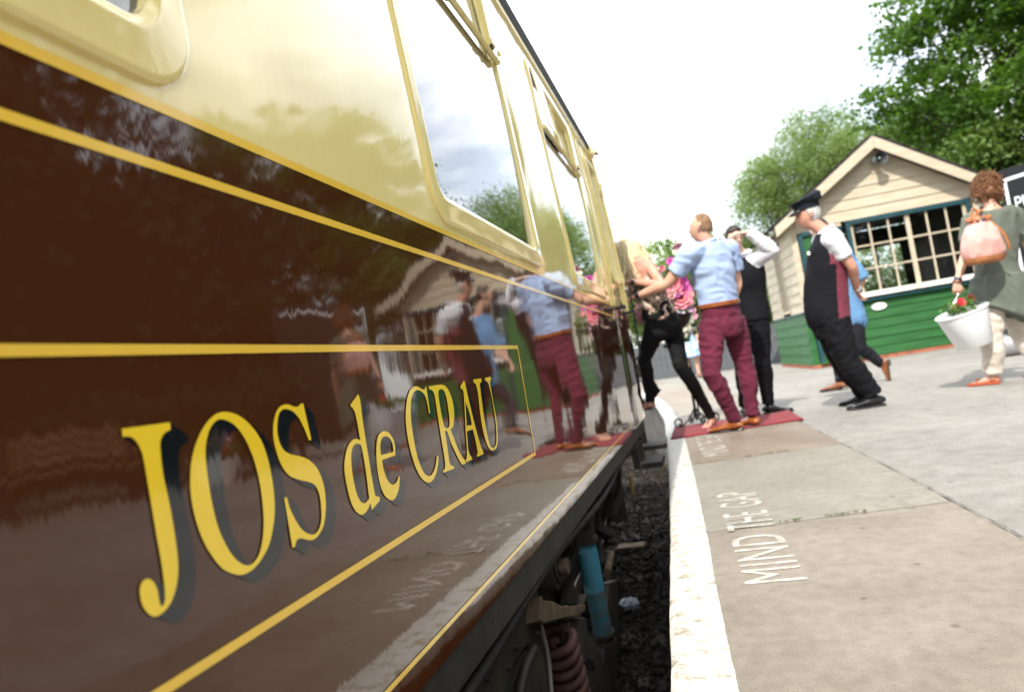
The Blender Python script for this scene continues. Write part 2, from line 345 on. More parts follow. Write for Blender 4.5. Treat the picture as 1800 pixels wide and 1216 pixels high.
for k in range(18):
    y = 1.2 + k * .65; o = link('sleeper', sl, None, tb); o.location = (edge_x(y) + .45 - 1.94, y, -1.045); o.rotation_euler = (0, 0, .03)

# platform: tarmac surface, wall under the nose, stone slabs one by one
SL_W = 1.06
def strip(y0, y1, n, offa, offb, z, jag=0., seed=0, thick=None):
    vs = []; 
    for i in range(n + 1):
        y = y0 + (y1 - y0) * i / n; e = edge_x(y); j = 0
        if jag: j = jag * (pnoise(np.array([[y * 9 + seed, 1.3, .2]]))[0] + .6 * pnoise(np.array([[y * 37 + seed, 4.3, .7]]))[0])
        vs += [(e + offa, y, z), (e + offb + j, y, z)]
    return vs, [(2 * i, 2 * i + 1, 2 * i + 3, 2 * i + 2) for i in range(n)]
# tarmac as one sheet reaching well past the buildings
mb = MB(); yy = list(np.linspace(-30, 1, 20)) + list(np.linspace(1.2, 14, 110)) + list(np.linspace(14.5, 60, 40)); vs = []; fs = []
xo = [0, .05, .12, .25, .5, .9, 1.5, 2.4, 4, 7, 12, 22, 40]
for i, y in enumerate(yy):
    for k, a in enumerate(xo):
        x = edge_x(y) + SL_W + a - .02
        z = -.006 + (.004 * pnoise(np.array([[x * 1.7, y * 1.7, 0]]))[0] if a > .1 else -.004)
        vs.append((x, y, z))
nk = len(xo)
for i in range(len(yy) - 1):
    for k in range(nk - 1): fs.append((i * nk + k, i * nk + k + 1, (i + 1) * nk + k + 1, (i + 1) * nk + k))
plat = MB().add(vs, fs).build('platform', M['asphalt'], smooth=180, fix=False); tag(plat, kind='structure')
mb = MB(); vs = []
ysw = np.linspace(-30, 60, 200)
for y in ysw: e = edge_x(y) + .05; vs += [(e, y, -1.2), (e, y, -.085), (e + 1.2, y, -.085)]
fs = []
for i in range(len(ysw) - 1):
    for k in (0, 1): fs.append((3 * i + k, 3 * i + k + 1, 3 * i + k + 4, 3 * i + k + 3))
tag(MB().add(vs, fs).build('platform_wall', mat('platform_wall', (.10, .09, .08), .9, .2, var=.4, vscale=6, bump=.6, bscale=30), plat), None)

PITCH_Y = 1.76
def slab(k):
    y0 = -0.55 - 2 * PITCH_Y + k * PITCH_Y; y1 = y0 + PITCH_Y; g = .006
    dz = random.uniform(-.0006, .0); n = 10; vs = []; nose = [(.035, -.085), (.004, -.075), (0, -.03), (.004, -.010), (.016, -.001), (.04, 0)]
    inner = [(.3, 0), (.7, 0), (SL_W - .012, 0), (SL_W - .004, -.006), (SL_W, -.02), (SL_W, -.085)]
    prof = nose + inner; np_ = len(prof)
    for i in range(n + 1):
        t = i / n; y = y0 + g + (y1 - y0 - 2 * g) * t; e = edge_x(y)
        for (a, z) in prof:
            yy_ = y + .10 * a / SL_W          # joints run square to the curving edge
            jx = .004 * pnoise(np.array([[y * 14, k, .5]]))[0] if a < .05 else 0
            edge_drop = -.004 if i in (0, n) and z > -.02 else 0
            vs.append((e + a + jx, yy_, z + dz + edge_drop))
    fs = [(i * np_ + j, i * np_ + j + 1, (i + 1) * np_ + j + 1, (i + 1) * np_ + j) for i in range(n) for j in range(np_ - 1)]
    fs += [tuple(range(np_)), tuple(n * np_ + j for j in range(np_ - 1, -1, -1))]
    return MB().add(vs, fs).build('slab', M['slab'], plat, smooth=35)
def slab_mat(i):
    t = [((.205, .167, .128), (.262, .223, .178)), ((.212, .196, .163), (.265, .247, .208)), ((.195, .154, .117), (.252, .207, .163)), ((.20, .172, .134), (.265, .231, .188))][i % 4]
    return stone_mat('york_stone_%d' % i, t[0], t[1], 2.6, .13, 7., .62, .55, (i * 3.1, i * 1.7, 0), .45)
SM = [slab_mat(i) for i in range(4)]
for k in range(22):
    o = slab(k); o.data.materials.clear(); o.data.materials.append(SM[[3, 0, 2, 3, 1, 2, 0][k % 7]])
# ragged tarry joint where the tarmac meets the slabs
vs = []; n = 700
for i in range(n + 1):
    y = -2 + 22 * i / n; e = edge_x(y) + SL_W
    j = [.010 * pnoise(np.array([[y * 7, a, .2]]))[0] + .012 * pnoise(np.array([[y * 31, a, .7]]))[0] for a in (1.3, 8.9)]
    vs += [(e - .002 + j[0], y, .0022), (e + .006 + j[1], y, .0022)]
MB().add(vs, [(2 * i, 2 * i + 1, 2 * i + 3, 2 * i + 2) for i in range(n)]).build('tar_joint', mat('tar_joint', (.11, .10, .088), .95, .2, col2=(.22, .205, .18), vscale=30), plat, fix=False)
# moss in some joints
for y0, xa, xb in ((-0.55 + 3 * PITCH_Y, .10, .36), (-.55 + 3 * PITCH_Y, .45, .75), (-.55 + 2 * PITCH_Y, .42, .50), (-.55 + 2 * PITCH_Y, .60, .75)):
    mb = MB(); n = 22 if xb - xa > .1 else 8
    for i in range(n):
        t = random.random(); a = xa + (xb - xa) * t; e = edge_x(y0); c = (e + a, y0 + .10 * a / SL_W + random.gauss(0, .004), .002)
        for q in range(3): mb.tube([c, V3(c) + (random.gauss(0, .006), random.gauss(0, .005), random.uniform(.002, .007))], [.002, .0005], n=3, caps=False)
    tag(mb.build('moss', M['moss'], fix=False), 'green moss tuft in the slab joint ' + ('below the painted letters, near the edge' if xa < .2 else 'right of the word gap' if y0 < 3.2 and xa < .5 else 'far right along the nearer joint' if y0 < 3.2 else 'further from the edge along the far joint'), 'moss', 'moss in the joints', 'stuff')

# painted white line along the nose: worn paint over stone
def worn_paint(name, wear=.42, stone=(.36, .31, .24)):
    m = bpy.data.materials.new(name); m.use_nodes = True; t = m.node_tree; p = t.nodes['Principled BSDF']; lk = t.links.new
    tc = t.nodes.new('ShaderNodeTexCoord'); n = t.nodes.new('ShaderNodeTexNoise'); n.inputs['Scale'].default_value = 20; n.inputs['Detail'].default_value = 10; n.inputs['Roughness'].default_value = .72
    ma = t.nodes.new('ShaderNodeMapping'); ma.inputs['Scale'].default_value = (.95, 1.15, 1); lk(tc.outputs['Object'], ma.inputs[0]); lk(ma.outputs[0], n.inputs[0])
    r = t.nodes.new('ShaderNodeValToRGB'); e = r.color_ramp.elements; e[0].position = wear - .06; e[0].color = (*stone, 1); e[1].position = wear + .05; e[1].color = (.55, .54, .50, 1)
    q = e.new(wear); q.color = (.48, .44, .36, 1)
    lk(n.outputs['Fac'], r.inputs[0]); lk(r.outputs[0], p.inputs['Base Color']); p.inputs['Roughness'].default_value = .5
    b = t.nodes.new('ShaderNodeBump'); b.inputs['Strength'].default_value = .25; b.inputs['Distance'].default_value = .003; lk(n.outputs['Fac'], b.inputs['Height']); lk(b.outputs[0], p.inputs['Normal'])
    return m
vs = []; fs = []; n = 900; pr = [(-.003, -.05), (-.004, -.03), (0., -.008), (.014, .001), (.04, .002)]
for i in range(n + 1):
    y = -2 + 28 * (i / n) ** 1.0; e = edge_x(y)
    j = .006 * pnoise(np.array([[y * 6, 1.3, .2]]))[0] + .004 * pnoise(np.array([[y * 60, 4.3, .7]]))[0]
    lip = .010 * pnoise(np.array([[y * 12, 7.3, .2]]))[0]
    for a, z in pr: vs.append((e + a + (.004 * pnoise(np.array([[y * 14, 3.1, .5]]))[0] if a < .02 else 0), y, z + (lip if z < -.02 else 0)))
    vs.append((e + .142 + j, y, .002)); vs.append((e + .144 + j, y, .0005))
k = len(pr) + 2
for i in range(n):
    for q in range(k - 1): fs.append((i * k + q, i * k + q + 1, (i + 1) * k + q + 1, (i + 1) * k + q))
tag(MB().add(vs, fs).build('white_line', worn_paint('white_line_paint', .445, (.30, .26, .20)), smooth=40, fix=False), kind='structure')

# stencilled warning, painted to be read facing the track
def text_mesh(body, size=1., space=1., res=4):
    cu = bpy.data.curves.new('t', 'FONT'); cu.body = body; cu.size = size; cu.space_character = space;  cu.resolution_u = res
    o = bpy.data.objects.new('t', cu); COL.objects.link(o); dg = bpy.context.evaluated_depsgraph_get()
    me = bpy.data.meshes.new_from_object(o.evaluated_get(dg)); bpy.data.objects.remove(o); return me
wp = worn_paint('stencil_paint', .50, (.34, .30, .25))
for (y0, y1, lab) in ((2.26, 3.66, 'nearer'), (4.95, 6.2, 'further')):
    for word, a, b in (('MIND', 0, .40), ('THE', .47, .68), ('GAP', .755, 1.0)):
        me = text_mesh(word, 1., 1.06); n = len(me.vertices); co = np.empty(n * 3); me.vertices.foreach_get('co', co); co = co.reshape(-1, 3)
        co[:, 0] -= co[:, 0].min(); co[:, 0] /= co[:, 0].max(); co[:, 1] -= co[:, 1].min(); co[:, 1] /= co[:, 1].max()
        yy2 = y0 + (y1 - y0) * (a + (b - a) * co[:, 0]); ex = np.array([edge_x(q) for q in yy2])
        xx = ex + .405 - .180 * co[:, 1]; me.vertices.foreach_set('co', np.stack([xx, yy2 + .03, np.full(n, .0012)], 1).ravel()); me.update()
        bm = bmesh.new(); bm.from_mesh(me); 
        for f in bm.faces:
            if f.normal.z < 0: f.normal_flip()
        bm.to_mesh(me); bm.free()
        tag(link('painted_word', me, wp), kind='structure')

# ================================================================== COACH
XS, SS = -.542, .834
def cz(z65): return (z65 - .7) * SS + CH
def xprof(z): return XS - .040 * max(0, z - 1.0) ** 2 - .05 * max(0, .55 - z) ** 2
Y0, Y1 = -3.4, 5.87
ZB, ZA, ZG = .243, 1.096, 2.405
M['brown'] = gloss_paint('chocolate_paint', (.066, .0212, .0078), .035, .006, .007)
M['cream'] = gloss_paint('cream_paint', (.88, .735, .31), .05, .006, .007)
M['cream2'] = mat('cream_trim', (.86, .73, .33), .22, .5, var=.06, vscale=20)
M['lining'] = gloss_paint('yellow_lining', (.90, .58, .075), .10, .008, .006)
M['letter'] = gloss_paint('gold_letter', (.95, .66, .035), .09, .008, .006)
M['shade'] = gloss_paint('letter_shade', (.008, .011, .015), .06, .008, .006)
M['under'] = mat('underframe_dirt', (.012, .011, .010), .7, .3, col2=(.026, .022, .018), vscale=9, bump=.4, bscale=40)
M['under2'] = mat('bogie_casting', (.022, .019, .016), .6, .4, col2=(.052, .039, .027), vscale=6, bump=.3, bscale=60)
M['rust'] = mat('dusty_bracket', (.13, .093, .056), .85, .2, var=.3, vscale=14, bump=.3)
M['blue'] = mat('blue_damper_paint', (.035, .22, .31), .45, .5, col2=(.075, .21, .26), vscale=14, bump=.15, bscale=80)
M['spring'] = mat('red_spring', (.052, .020, .016), .65, .3, col2=(.10, .048, .037), vscale=14)
M['glass'] = glass_mat('coach_glass', (.82, .88, .88), 1.55)
M['roof'] = mat('coach_roof', (.032, .027, .028), .42, .4, var=.3, vscale=6)
M['black'] = mat('black_iron', (.012, .012, .013), .35, .5)
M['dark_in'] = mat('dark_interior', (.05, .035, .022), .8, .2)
M['chrome'] = mat('polished_metal', (.7, .7, .68), .2, .5, metal=1.)

coach = empty('railway_coach', (XS - 1.4, 1.2, -.78)); tag(coach, 'chocolate and cream railway coach with yellow lining and gold lettering beside the platform', 'railway coach')
def side_grid(z0, z1, ys, zs, name, m):
    vs = [(xprof(z), y, z) for y in ys for z in zs]; n = len(zs)
    fs = [(i * n + j, (i + 1) * n + j, (i + 1) * n + j + 1, i * n + j + 1) for i in range(len(ys) - 1) for j in range(n - 1)]
    return MB().add(vs, fs).build(name, m, coach, smooth=180, fix=False)
side_grid(ZB, ZA, np.linspace(Y0, Y1, 60), np.linspace(ZB, ZA, 40), 'lower_side', M['brown'])

def rrect(y0, y1, z0, z1, r, n=8):
    o = []
    for cy_, cz_, a0 in ((y1 - r, z0 + r, -90), (y1 - r, z1 - r, 0), (y0 + r, z1 - r, 90), (y0 + r, z0 + r, 180)):
        for k in range(n + 1):
            a = R(a0 + 90 * k / n); o.append((cy_ + r * math.cos(a), cz_ + r * math.sin(a)))
    return o
WINS = [(-2.30, -1.13), (-.405, .755), (1.565, 2.722), (3.451, 4.628)]
WZ0, WZ1 = 1.122, 2.300
DOOR = (4.98, 5.84)
DROP = (5.18, 5.66, 1.30, 2.24)
holes = [rrect(a, b, WZ0, WZ1, .085) for a, b in WINS] + [rrect(DROP[0], DROP[1], DROP[2], DROP[3], .07)]
def inside(p, poly):
    c = False; j = len(poly) - 1
    for i in range(len(poly)):
        if (poly[i][1] > p[1]) != (poly[j][1] > p[1]) and p[0] < (poly[j][0] - poly[i][0]) * (p[1] - poly[i][1]) / (poly[j][1] - poly[i][1]) + poly[i][0]: c = not c
        j = i
    return c
pts = []; edges = []
def loop(poly):
    b = len(pts); pts.extend(poly); n = len(poly); edges.extend([(b + i, b + (i + 1) % n) for i in range(n)])
zrows = np.linspace(ZA, ZG, 46); ycols = np.linspace(Y0, Y1, 90)
bord = [(y, ZA) for y in ycols] + [(Y1, z) for z in zrows[1:]] + [(y, ZG) for y in ycols[::-1][1:]] + [(Y0, z) for z in zrows[::-1][1:-1]]
loop(bord)
for h in holes: loop(h)
for y in ycols[1:-1]:
    for z in zrows[1:-1]:
        if not any(inside((y, z), h) for h in holes) and not any(min((y - a) ** 2 + (z - b) ** 2 for a, b in h) < .012 ** 2 for h in holes): pts.append((y, z))
res = delaunay_2d_cdt([Vector(p) for p in pts], edges, [], 0, 1e-6)
vs = [(xprof(p.y), p.x, p.y) for p in res[0]]; fs = []
for f in res[2]:
    c = (sum(res[0][i].x for i in f) / len(f), sum(res[0][i].y for i in f) / len(f))
    if not any(inside(c, h) for h in holes): fs.append(tuple(f))
o = MB().add(vs, fs).build('upper_side', M['cream'], coach, fix=False); me = o.data
bm = bmesh.new(); bm.from_mesh(me)
for f in bm.faces:
    if f.normal.x < 0: f.normal_flip()
bm.to_mesh(me); bm.free(); me.shade_smooth()

# lining
def stripe(za, zb, ya, yb, name='lining', off=.0012, m=None):
    ys = np.linspace(ya, yb, max(2, int(abs(yb - ya) * 12))); zs = [za, zb]
    vs = [(xprof(z) + off, y, z) for y in ys for z in zs]
    return MB().add(vs, [(2 * i, 2 * i + 2, 2 * i + 3, 2 * i + 1) for i in range(len(ys) - 1)]).build(name, m or M['lining'], coach, smooth=180, fix=False)
stripe(ZA - .004, ZA + .009, Y0, Y1)
stripe(cz(1.0545) - .006, cz(1.0545) + .006, Y0, Y1)
PE = 2.137
stripe(cz(.808) - .0055, cz(.808) + .0055, -2.2, PE)
stripe(cz(.417) - .0055, cz(.417) + .0055, -2.2, PE)
stripe(cz(.178) - .0045, cz(.178) + .0045, Y0, 4.95)
stripe(cz(.417) + .0056, cz(.808) - .0056, PE - .011, PE)

# windows: proud rounded surround, glass, ventilator rail and panes
def ring(y0, y1, z0, z1, r, off): return [(xprof(z) + off, y, z) for y, z in rrect(y0, y1, z0, z1, r)]
def loft_rings(rings):
    n = len(rings[0]); vs = [p for r_ in rings for p in r_]
    return MB().add(vs, [(a * n + i, a * n + (i + 1) % n, (a + 1) * n + (i + 1) % n, (a + 1) * n + i) for a in range(len(rings) - 1) for i in range(n)])
for a, b in WINS:
    S_, B_, T_ = .058, .073, .05
    rg = [ring(a, b, WZ0, WZ1, .085, -.004), ring(a, b, WZ0, WZ1, .085, .006), ring(a + .004, b - .004, WZ0 + .004, WZ1 - .004, .081, .009), ring(a + .010, b - .010, WZ0 + .010, WZ1 - .010, .075, .0100),
          ring(a + .036, b - .036, WZ0 + .050, WZ1 - .03, .062, .007), ring(a + .042, b - .042, WZ0 + .056, WZ1 - .036, .058, .009), ring(a + .048, b - .048, WZ0 + .062, WZ1 - .041, .054, .008),
          ring(a + .053, b - .053, WZ0 + .067, WZ1 - .046, .05, .004), ring(a + S_, b - S_, WZ0 + B_, WZ1 - T_, .045, .002), ring(a + S_ + .002, b - S_ - .002, WZ0 + B_ + .002, WZ1 - T_ - .002, .044, -.03)]
    fr = loft_rings(rg).build('window_frame', M['cream'], coach, smooth=40)
    g = rrect(a + S_ - .004, b - S_ + .004, WZ0 + B_ - .004, WZ1 - T_ + .004, .045)
    xg = -.010
    zr = cz(2.12)
    # lower light as one gently curved sheet
    low = [(y, z) for y, z in g if z <= zr]; zz = [z for z in np.linspace(WZ0 + B_ + .05, zr, 14)]
    yl, yr = a + S_ - .004, b - S_ + .004; rows = []
    def half(z):
        zc = WZ0 + B_ - .004 + .045
        if z >= zc: return yl, yr
        d = .045 - math.sqrt(max(0, .045 ** 2 - (zc - z) ** 2)); return yl + d, yr - d
    zs = list(np.linspace(WZ0 + B_ - .004, WZ0 + B_ + .041, 8)) + zz
    vs = []
    for z in zs:
        q, w = half(z); vs += [(xprof(z) + xg, q, z), (xprof(z) + xg, w, z)]
    MB().add(vs, [(2 * i, 2 * i + 1, 2 * i + 3, 2 * i + 2) for i in range(len(zs) - 1)]).build('pane', M['glass'], fr, smooth=180, fix=False)
    # ventilator rail
    x_ = xprof(zr)
    rl = MB().tube([(x_ + .006, a + .05, zr + .018), (x_ + .006, b - .05, zr + .018)], [(.012, .011)] * 2, side=(1, 0, 0), n=8).build('vent_rail', M['cream2'], fr)
    MB().box((x_ + .022, b - .16, zr + .045), (.012, .05, .018)).build('vent_catch', M['cream2'], rl)
    MB().box((x_ + .022, b - .075, zr + .04), (.014, .02, .014)).build('vent_stop', M['cream2'], rl)
    mb = MB().box((x_ + .018, b - .16, zr + .032), (.010, .03, .010)); mb.build('vent_slot', M['black'], rl)
    # sliding ventilator: two framed lights
    mid = (a + b) / 2; zt = WZ1 - T_ + .002
    for k, (q, w, dx) in enumerate(((a + S_, mid + .03, 0.), (mid - .03, b - S_, -.012))):
        vs = []; zs = np.linspace(zr + .034, zt, 5)
        for z in zs: vs += [(xprof(z) - .012 + dx, q, z), (xprof(z) - .012 + dx, w, z)]
        MB().add(vs, [(2 * i, 2 * i + 1, 2 * i + 3, 2 * i + 2) for i in range(4)]).build('vent_pane', M['glass'], fr, fix=False, smooth=180)
        mb = MB()
        for yv in (q + .009, w - .009):
            mb.tube([(xprof(zr + .03) - .008 + dx, yv, zr + .03), (xprof(zt) - .008 + dx, yv, zt)], .010, n=4)
        mb.tube([(xprof(zt) - .01 + dx, q, zt - .008), (xprof(zt) - .01 + dx, w, zt - .008)], .009, n=4)
        mb.build('vent_bar', M['cream2'], fr)
    # rain deflector over the ventilator
    mb = MB(); q, w = a + .10, a + .34
    mb.prism([(xprof(zr + .05) + .02, q, zr + .05), (xprof(zr + .05) + .02, w, zr + .05), (xprof(zt) + .004, w, zt + .02), (xprof(zt) + .004, q, zt + .02)], (.006, 0, 0)); mb.build('wind_deflector', M['cream2'], fr, bevel=.002)

# interior: floor, ceiling, far side with curtains, seats seen dimly through the glass
xi = XS - .07
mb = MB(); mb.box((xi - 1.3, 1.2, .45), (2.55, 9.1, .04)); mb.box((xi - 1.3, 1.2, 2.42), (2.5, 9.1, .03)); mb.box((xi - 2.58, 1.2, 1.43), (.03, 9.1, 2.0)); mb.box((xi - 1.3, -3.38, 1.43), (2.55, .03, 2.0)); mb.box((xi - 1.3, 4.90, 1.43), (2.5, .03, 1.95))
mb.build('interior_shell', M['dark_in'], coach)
for k, y in enumerate((-1.0, .9, 2.85, 4.7)):
    for s in (0, 1):
        mb = MB().box((xi - .35 - s * 1.5, y, .90), (.60, .20, .85), taper=.9).box((xi - .35 - s * 1.5, y - .25, .66), (.60, .42, .14)); mb.build('seat', mat('seat_moquette', (.16, .03, .03), .9, .1, var=.3, vscale=30), coach, bevel=.03)
# roof with gutter
mb = MB(); prof = [(xprof(ZG) + .004, ZG)]; rp = []
for k in range(13):
    t = k / 12; a = R(12 + 168 / 2 * 0 + 78 * t); rp.append((XS - 1.40 + (1.40 - .088) * math.cos(R(90 * t)) ** .9, ZG + .03 + .42 * math.sin(R(90 * t))))
vs = []; ysr = (Y0, Y1 + .02)
full = rp + [(2 * (XS - 1.40) - x, z) for x, z in rp[::-1][1:]]
for y in ysr: vs += [(x, y, z) for x, z in full]
n = len(full); mb.add(vs, [(i, i + 1, n + i + 1, n + i) for i in range(n - 1)] + [tuple(range(n)), tuple(range(2 * n - 1, n - 1, -1))])
mb.build('roof', M['roof'], coach, smooth=40)
xg_ = xprof(ZG)
MB().prism([(xg_ - .03, Y0, ZG - .012), (xg_ + .016, Y0, ZG - .004), (xg_ + .030, Y0, ZG + .034), (xg_ + .022, Y0, ZG + .052), (xg_ - .03, Y0, ZG + .05)], (0, Y1 - Y0 - .12, 0)).build('gutter', M['roof'], coach, smooth=30)
MB().prism([(xg_ + .002, Y0, ZG - .03), (xg_ + .010, Y0, ZG - .03), (xg_ + .012, Y0, ZG - .006), (xg_ + .002, Y0, ZG - .006)], (0, Y1 - Y0 - .12, 0)).build('cantrail_bead', M['cream2'], coach)
mb = MB().box((xg_ + .014, Y1 - .12, ZG + .0), (.05, .16, .075)); mb.box((xg_ + .044, Y1 - .06, ZG + .015), (.014, .03, .04)); mb.build('gutter_end', M['cream2'], coach, bevel=.006)
mb = MB().prism([(xg_ + .02, Y1 + .0, ZG + .015), (xg_ + .075, Y1 + .04, ZG + .02), (xg_ + .02, Y1 + .0, ZG + .065)], (0, .05, 0)); mb.build('roof_corner', mat('oxide_red', (.10, .03, .025), .6), coach)
# vertical panel beads
for y in (4.86,):
    mb = MB(); zs = np.linspace(ZA + .01, ZG - .03, 12); mb.tube([(xprof(z) + .003, y, z) for z in zs], .006, n=6); mb.build('panel_bead', M['cream2'], coach, smooth=60)

# the door at the end, folded back on the side, with drop light, hinges and handle
door = MB(); zs = np.linspace(cz(.12), ZG - .06, 30)
def door_skin(z0, z1, m, nm):
    zs = np.linspace(z0, z1, 16); ys = [DOOR[0], DOOR[0] + .05, DOOR[1] - .05, DOOR[1]]
    vs = [(xprof(z) + .010 + (0 if 0 < i < 3 else -.006), y, z) for i, y in enumerate(ys) for z in zs]; n = len(zs)
    return MB().add(vs, [(i * n + j, (i + 1) * n + j, (i + 1) * n + j + 1, i * n + j + 1) for i in range(3) for j in range(n - 1)])
dr = door_skin(ZB + .02, ZA, M['brown'], 'door').build('door', M['brown'], coach, smooth=60, fix=False)
fr = loft_rings([ring(DROP[0], DROP[1], DROP[2], DROP[3], .07, -.002), ring(DROP[0] - .004, DROP[1] + .004, DROP[2] - .004, DROP[3] + .004, .074, .016), ring(DROP[0] + .02, DROP[1] - .02, DROP[2] + .02, DROP[3] - .02, .05, .018), ring(DROP[0] + .03, DROP[1] - .03, DROP[2] + .03, DROP[3] - .03, .045, -.03)]).build('drop_light', M['cream2'], dr, smooth=40)
for y, wd_ in ((DOOR[0], .006), (DOOR[1] - .012, .012)):
    zs = np.linspace(ZA + .01, ZG - .04, 12); MB().tube([(xprof(z) + .008, y, z) for z in zs], wd_, n=6).build('door_edge', M['cream2'], dr, smooth=60)
for zc_ in (.62, 1.36, 2.1):
    mb = MB().tube([(xprof(zc_) + .020, DOOR[1] - .05, zc_ - .05), (xprof(zc_) + .020, DOOR[1] - .05, zc_ + .05)], .012, n=8); mb.box((xprof(zc_) + .012, DOOR[1] - .10, zc_), (.016, .10, .07)); mb.build('hinge', M['cream2'] if zc_ > 1.1 else M['under2'], dr, smooth=40)
for y in (5.02, 5.72):
    p = V3((xprof(1.09) + .01, y, 1.088)); mb = MB().tube([p, p + (.045, 0, 0)], [.014, .011], n=10); mb.tube([p + (.048, -.075, .006), p + (.052, -.03, 0), p + (.052, .03, 0), p + (.048, .075, -.006)], [.011, .015, .015, .011], n=10, smooth=3)
    mb.build('door_handle', M['black'], dr, smooth=50)
# grab rail by the doorway
p = V3((XS + .02, Y1 - .01, 0)); MB().tube([p + (-.03, .02, .72), p + (.022, .02, .75), p + (.026, .02, .95), p + (.026, .02, 1.24), p + (-.03, .02, 1.27)], .009, n=8, smooth=4).build('grab_rail', M['black'], coach, smooth=60)
# open vestibule behind the doorway
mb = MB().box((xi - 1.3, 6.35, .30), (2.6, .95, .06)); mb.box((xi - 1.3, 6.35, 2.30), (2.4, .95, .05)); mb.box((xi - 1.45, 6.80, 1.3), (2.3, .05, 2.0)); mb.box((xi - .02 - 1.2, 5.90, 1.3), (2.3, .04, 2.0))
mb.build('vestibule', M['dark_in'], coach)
MB().box((xi - .38, 6.84, 1.3), (.5, .12, 2.1)).build('end_pillar', M['cream2'], coach, bevel=.02)
mb = MB(); mb.box((XS + .02, 6.25, -.02), (.18, .50, .035)); mb.box((XS - .1, 6.05, .08), (.05, .04, .22)); mb.box((XS - .1, 6.45, .08), (.05, .04, .22)); mb.build('foot_board', M['under2'], coach, bevel=.004)
mb = MB(); mb.box((XS + .03, 5.60, -.07), (.15, .40, .04)); mb.box((XS - .07, 5.35, .05), (.05, .04, .26)); mb.box((XS - .07, 5.75, .05), (.05, .04, .26)); mb.build('foot_board', M['under2'], coach, bevel=.004)

# solebar below the body side
MB().box((XS - .045, 1.2, .196), (.05, 9.2, .092)).build('solebar', M['under'], coach, bevel=.004)
MB().box((XS - .34, 1.2, .06), (.05, 9.1, .20)).build('solebar', M['under'], coach)
MB().box((XS - 1.4, 1.2, .16), (2.5, 9.0, .10)).build('underframe', M['under'], coach)

# ---- bogie
o6 = crop(860, 720, 440 / 1079); o9 = crop(880, 1000, 300 / 1689); o8 = crop(700, 880, 420 / 1520)
XB = -.70
def pb(c, x, y, X=XB): return V3(onx(*c(x, y), X))
bog = empty('coach_bogie', (XS - 1.4, 2.6, -.78)); tag(bog, 'dirty coach bogie with coil spring and cast frame below the coach side', 'bogie')
# side frame casting: arched bar from upper right down to the left
fp = [pb(o8, *q, XB) for q in ((880, 540), (905, 600), (912, 760), (935, 860), (965, 1000), (985, 1216), (1000, 1420))]
back = [pb(o8, *q, XB) for q in ((760, 1420), (770, 1216), (800, 1060), (850, 930), (820, 930), (740, 1050), (690, 1216), (660, 1420), (150, 1420), (350, 1150), (560, 960), (700, 760), (800, 620))]
mb = MB().prism(fp + back, (-.11, 0, 0)); mb.build('side_frame', M['under2'], bog, bevel=.02)
lip = [pb(o8, *q, XB + .012) for q in ((905, 760), (925, 860), (955, 1000), (975, 1216), (990, 1420))]
MB().tube(lip, .008, n=6, smooth=3).build('frame_lip', mat('worn_steel', (.20, .18, .165), .45, .5, metal=.4, var=.3), bog, smooth=60)
arch = [pb(o8, *q, XB + .006) for q in ((760, 1420), (775, 1216), (810, 1060), (862, 940))]
MB().tube(arch, .016, n=8, smooth=4).build('frame_rib', M['under2'], bog, smooth=60)
# dusty bracket
br = [pb(o8, *q, XB + .05) for q in ((915, 600), (925, 630), (985, 635), (1040, 665), (1100, 668), (1180, 652), (1195, 665), (1190, 700), (1150, 730), (1060, 745), (930, 780), (905, 760))]
MB().prism(br, (-.10, 0, -.012)).build('bracket', M['rust'], bog, bevel=.006)
# bush and bolt
c_ = pb(o8, 1010, 420, XB + .02); mb = MB().cyl(c_ - (.12, 0, 0), c_, .082, 28); mb.cyl(c_, c_ + (.012, 0, 0), .060, 28); mb.build('pivot_bush', M['under2'], bog, smooth=35, bevel=.004)
MB().cyl(c_ + (.012, 0, 0), c_ + (.045, 0, 0), .032, 12).build('pivot_bolt', mat('rusty_bolt', (.12, .075, .05), .7, .3, var=.3), bog, smooth=35, bevel=.003)
# damper
t_, b_ = pb(o6, 415, 570), pb(o6, 492, 965); ax = nrm(b_ - t_); md = t_ + ax * np.linalg.norm(b_ - t_) * .52; rd = .047
dm = MB().tube([t_ - ax * .0, t_ + ax * .012, t_ + ax * .016, t_ + ax * .028, t_ + ax * .032, md], [rd * 1.0, rd * 1.03, rd * .99, rd * .99, rd * 1.02, rd * 1.02], n=32).build('damper_upper', M['blue'], bog, smooth=35)
MB().tube([md, b_], [rd * .965, rd * .965], n=32).build('damper_lower', mat('blue_damper_dirty', (.035, .15, .20), .7, .3, col2=(.085, .095, .085), vscale=22, bump=.25, bscale=90), dm, smooth=35)
mb = MB().tube([b_ - ax * .012, b_ + ax * .004, b_ + ax * .012, b_ + ax * .03], [rd * 1.22, rd * 1.25, rd * 1.05, rd * 1.0], n=28); mb.tube([b_ + ax * .03, b_ + ax * .045, b_ + ax * .06], [rd * 1.12, rd * 1.15, rd * .7], n=28); mb.build('damper_seat', M['under2'], dm, smooth=35)
mb = MB().tube([t_ - ax * .022, t_ - ax * .002], [rd * 1.35, rd * 1.35], n=28); mb.tube([t_ - ax * .05, t_ - ax * .022], [rd * 1.0, rd * 1.0], n=28); mb.tube([t_ - ax * .075, t_ - ax * .05], [rd * 1.15, rd * 1.15], n=28); mb.build('damper_cap', M['under2'], dm, smooth=35)
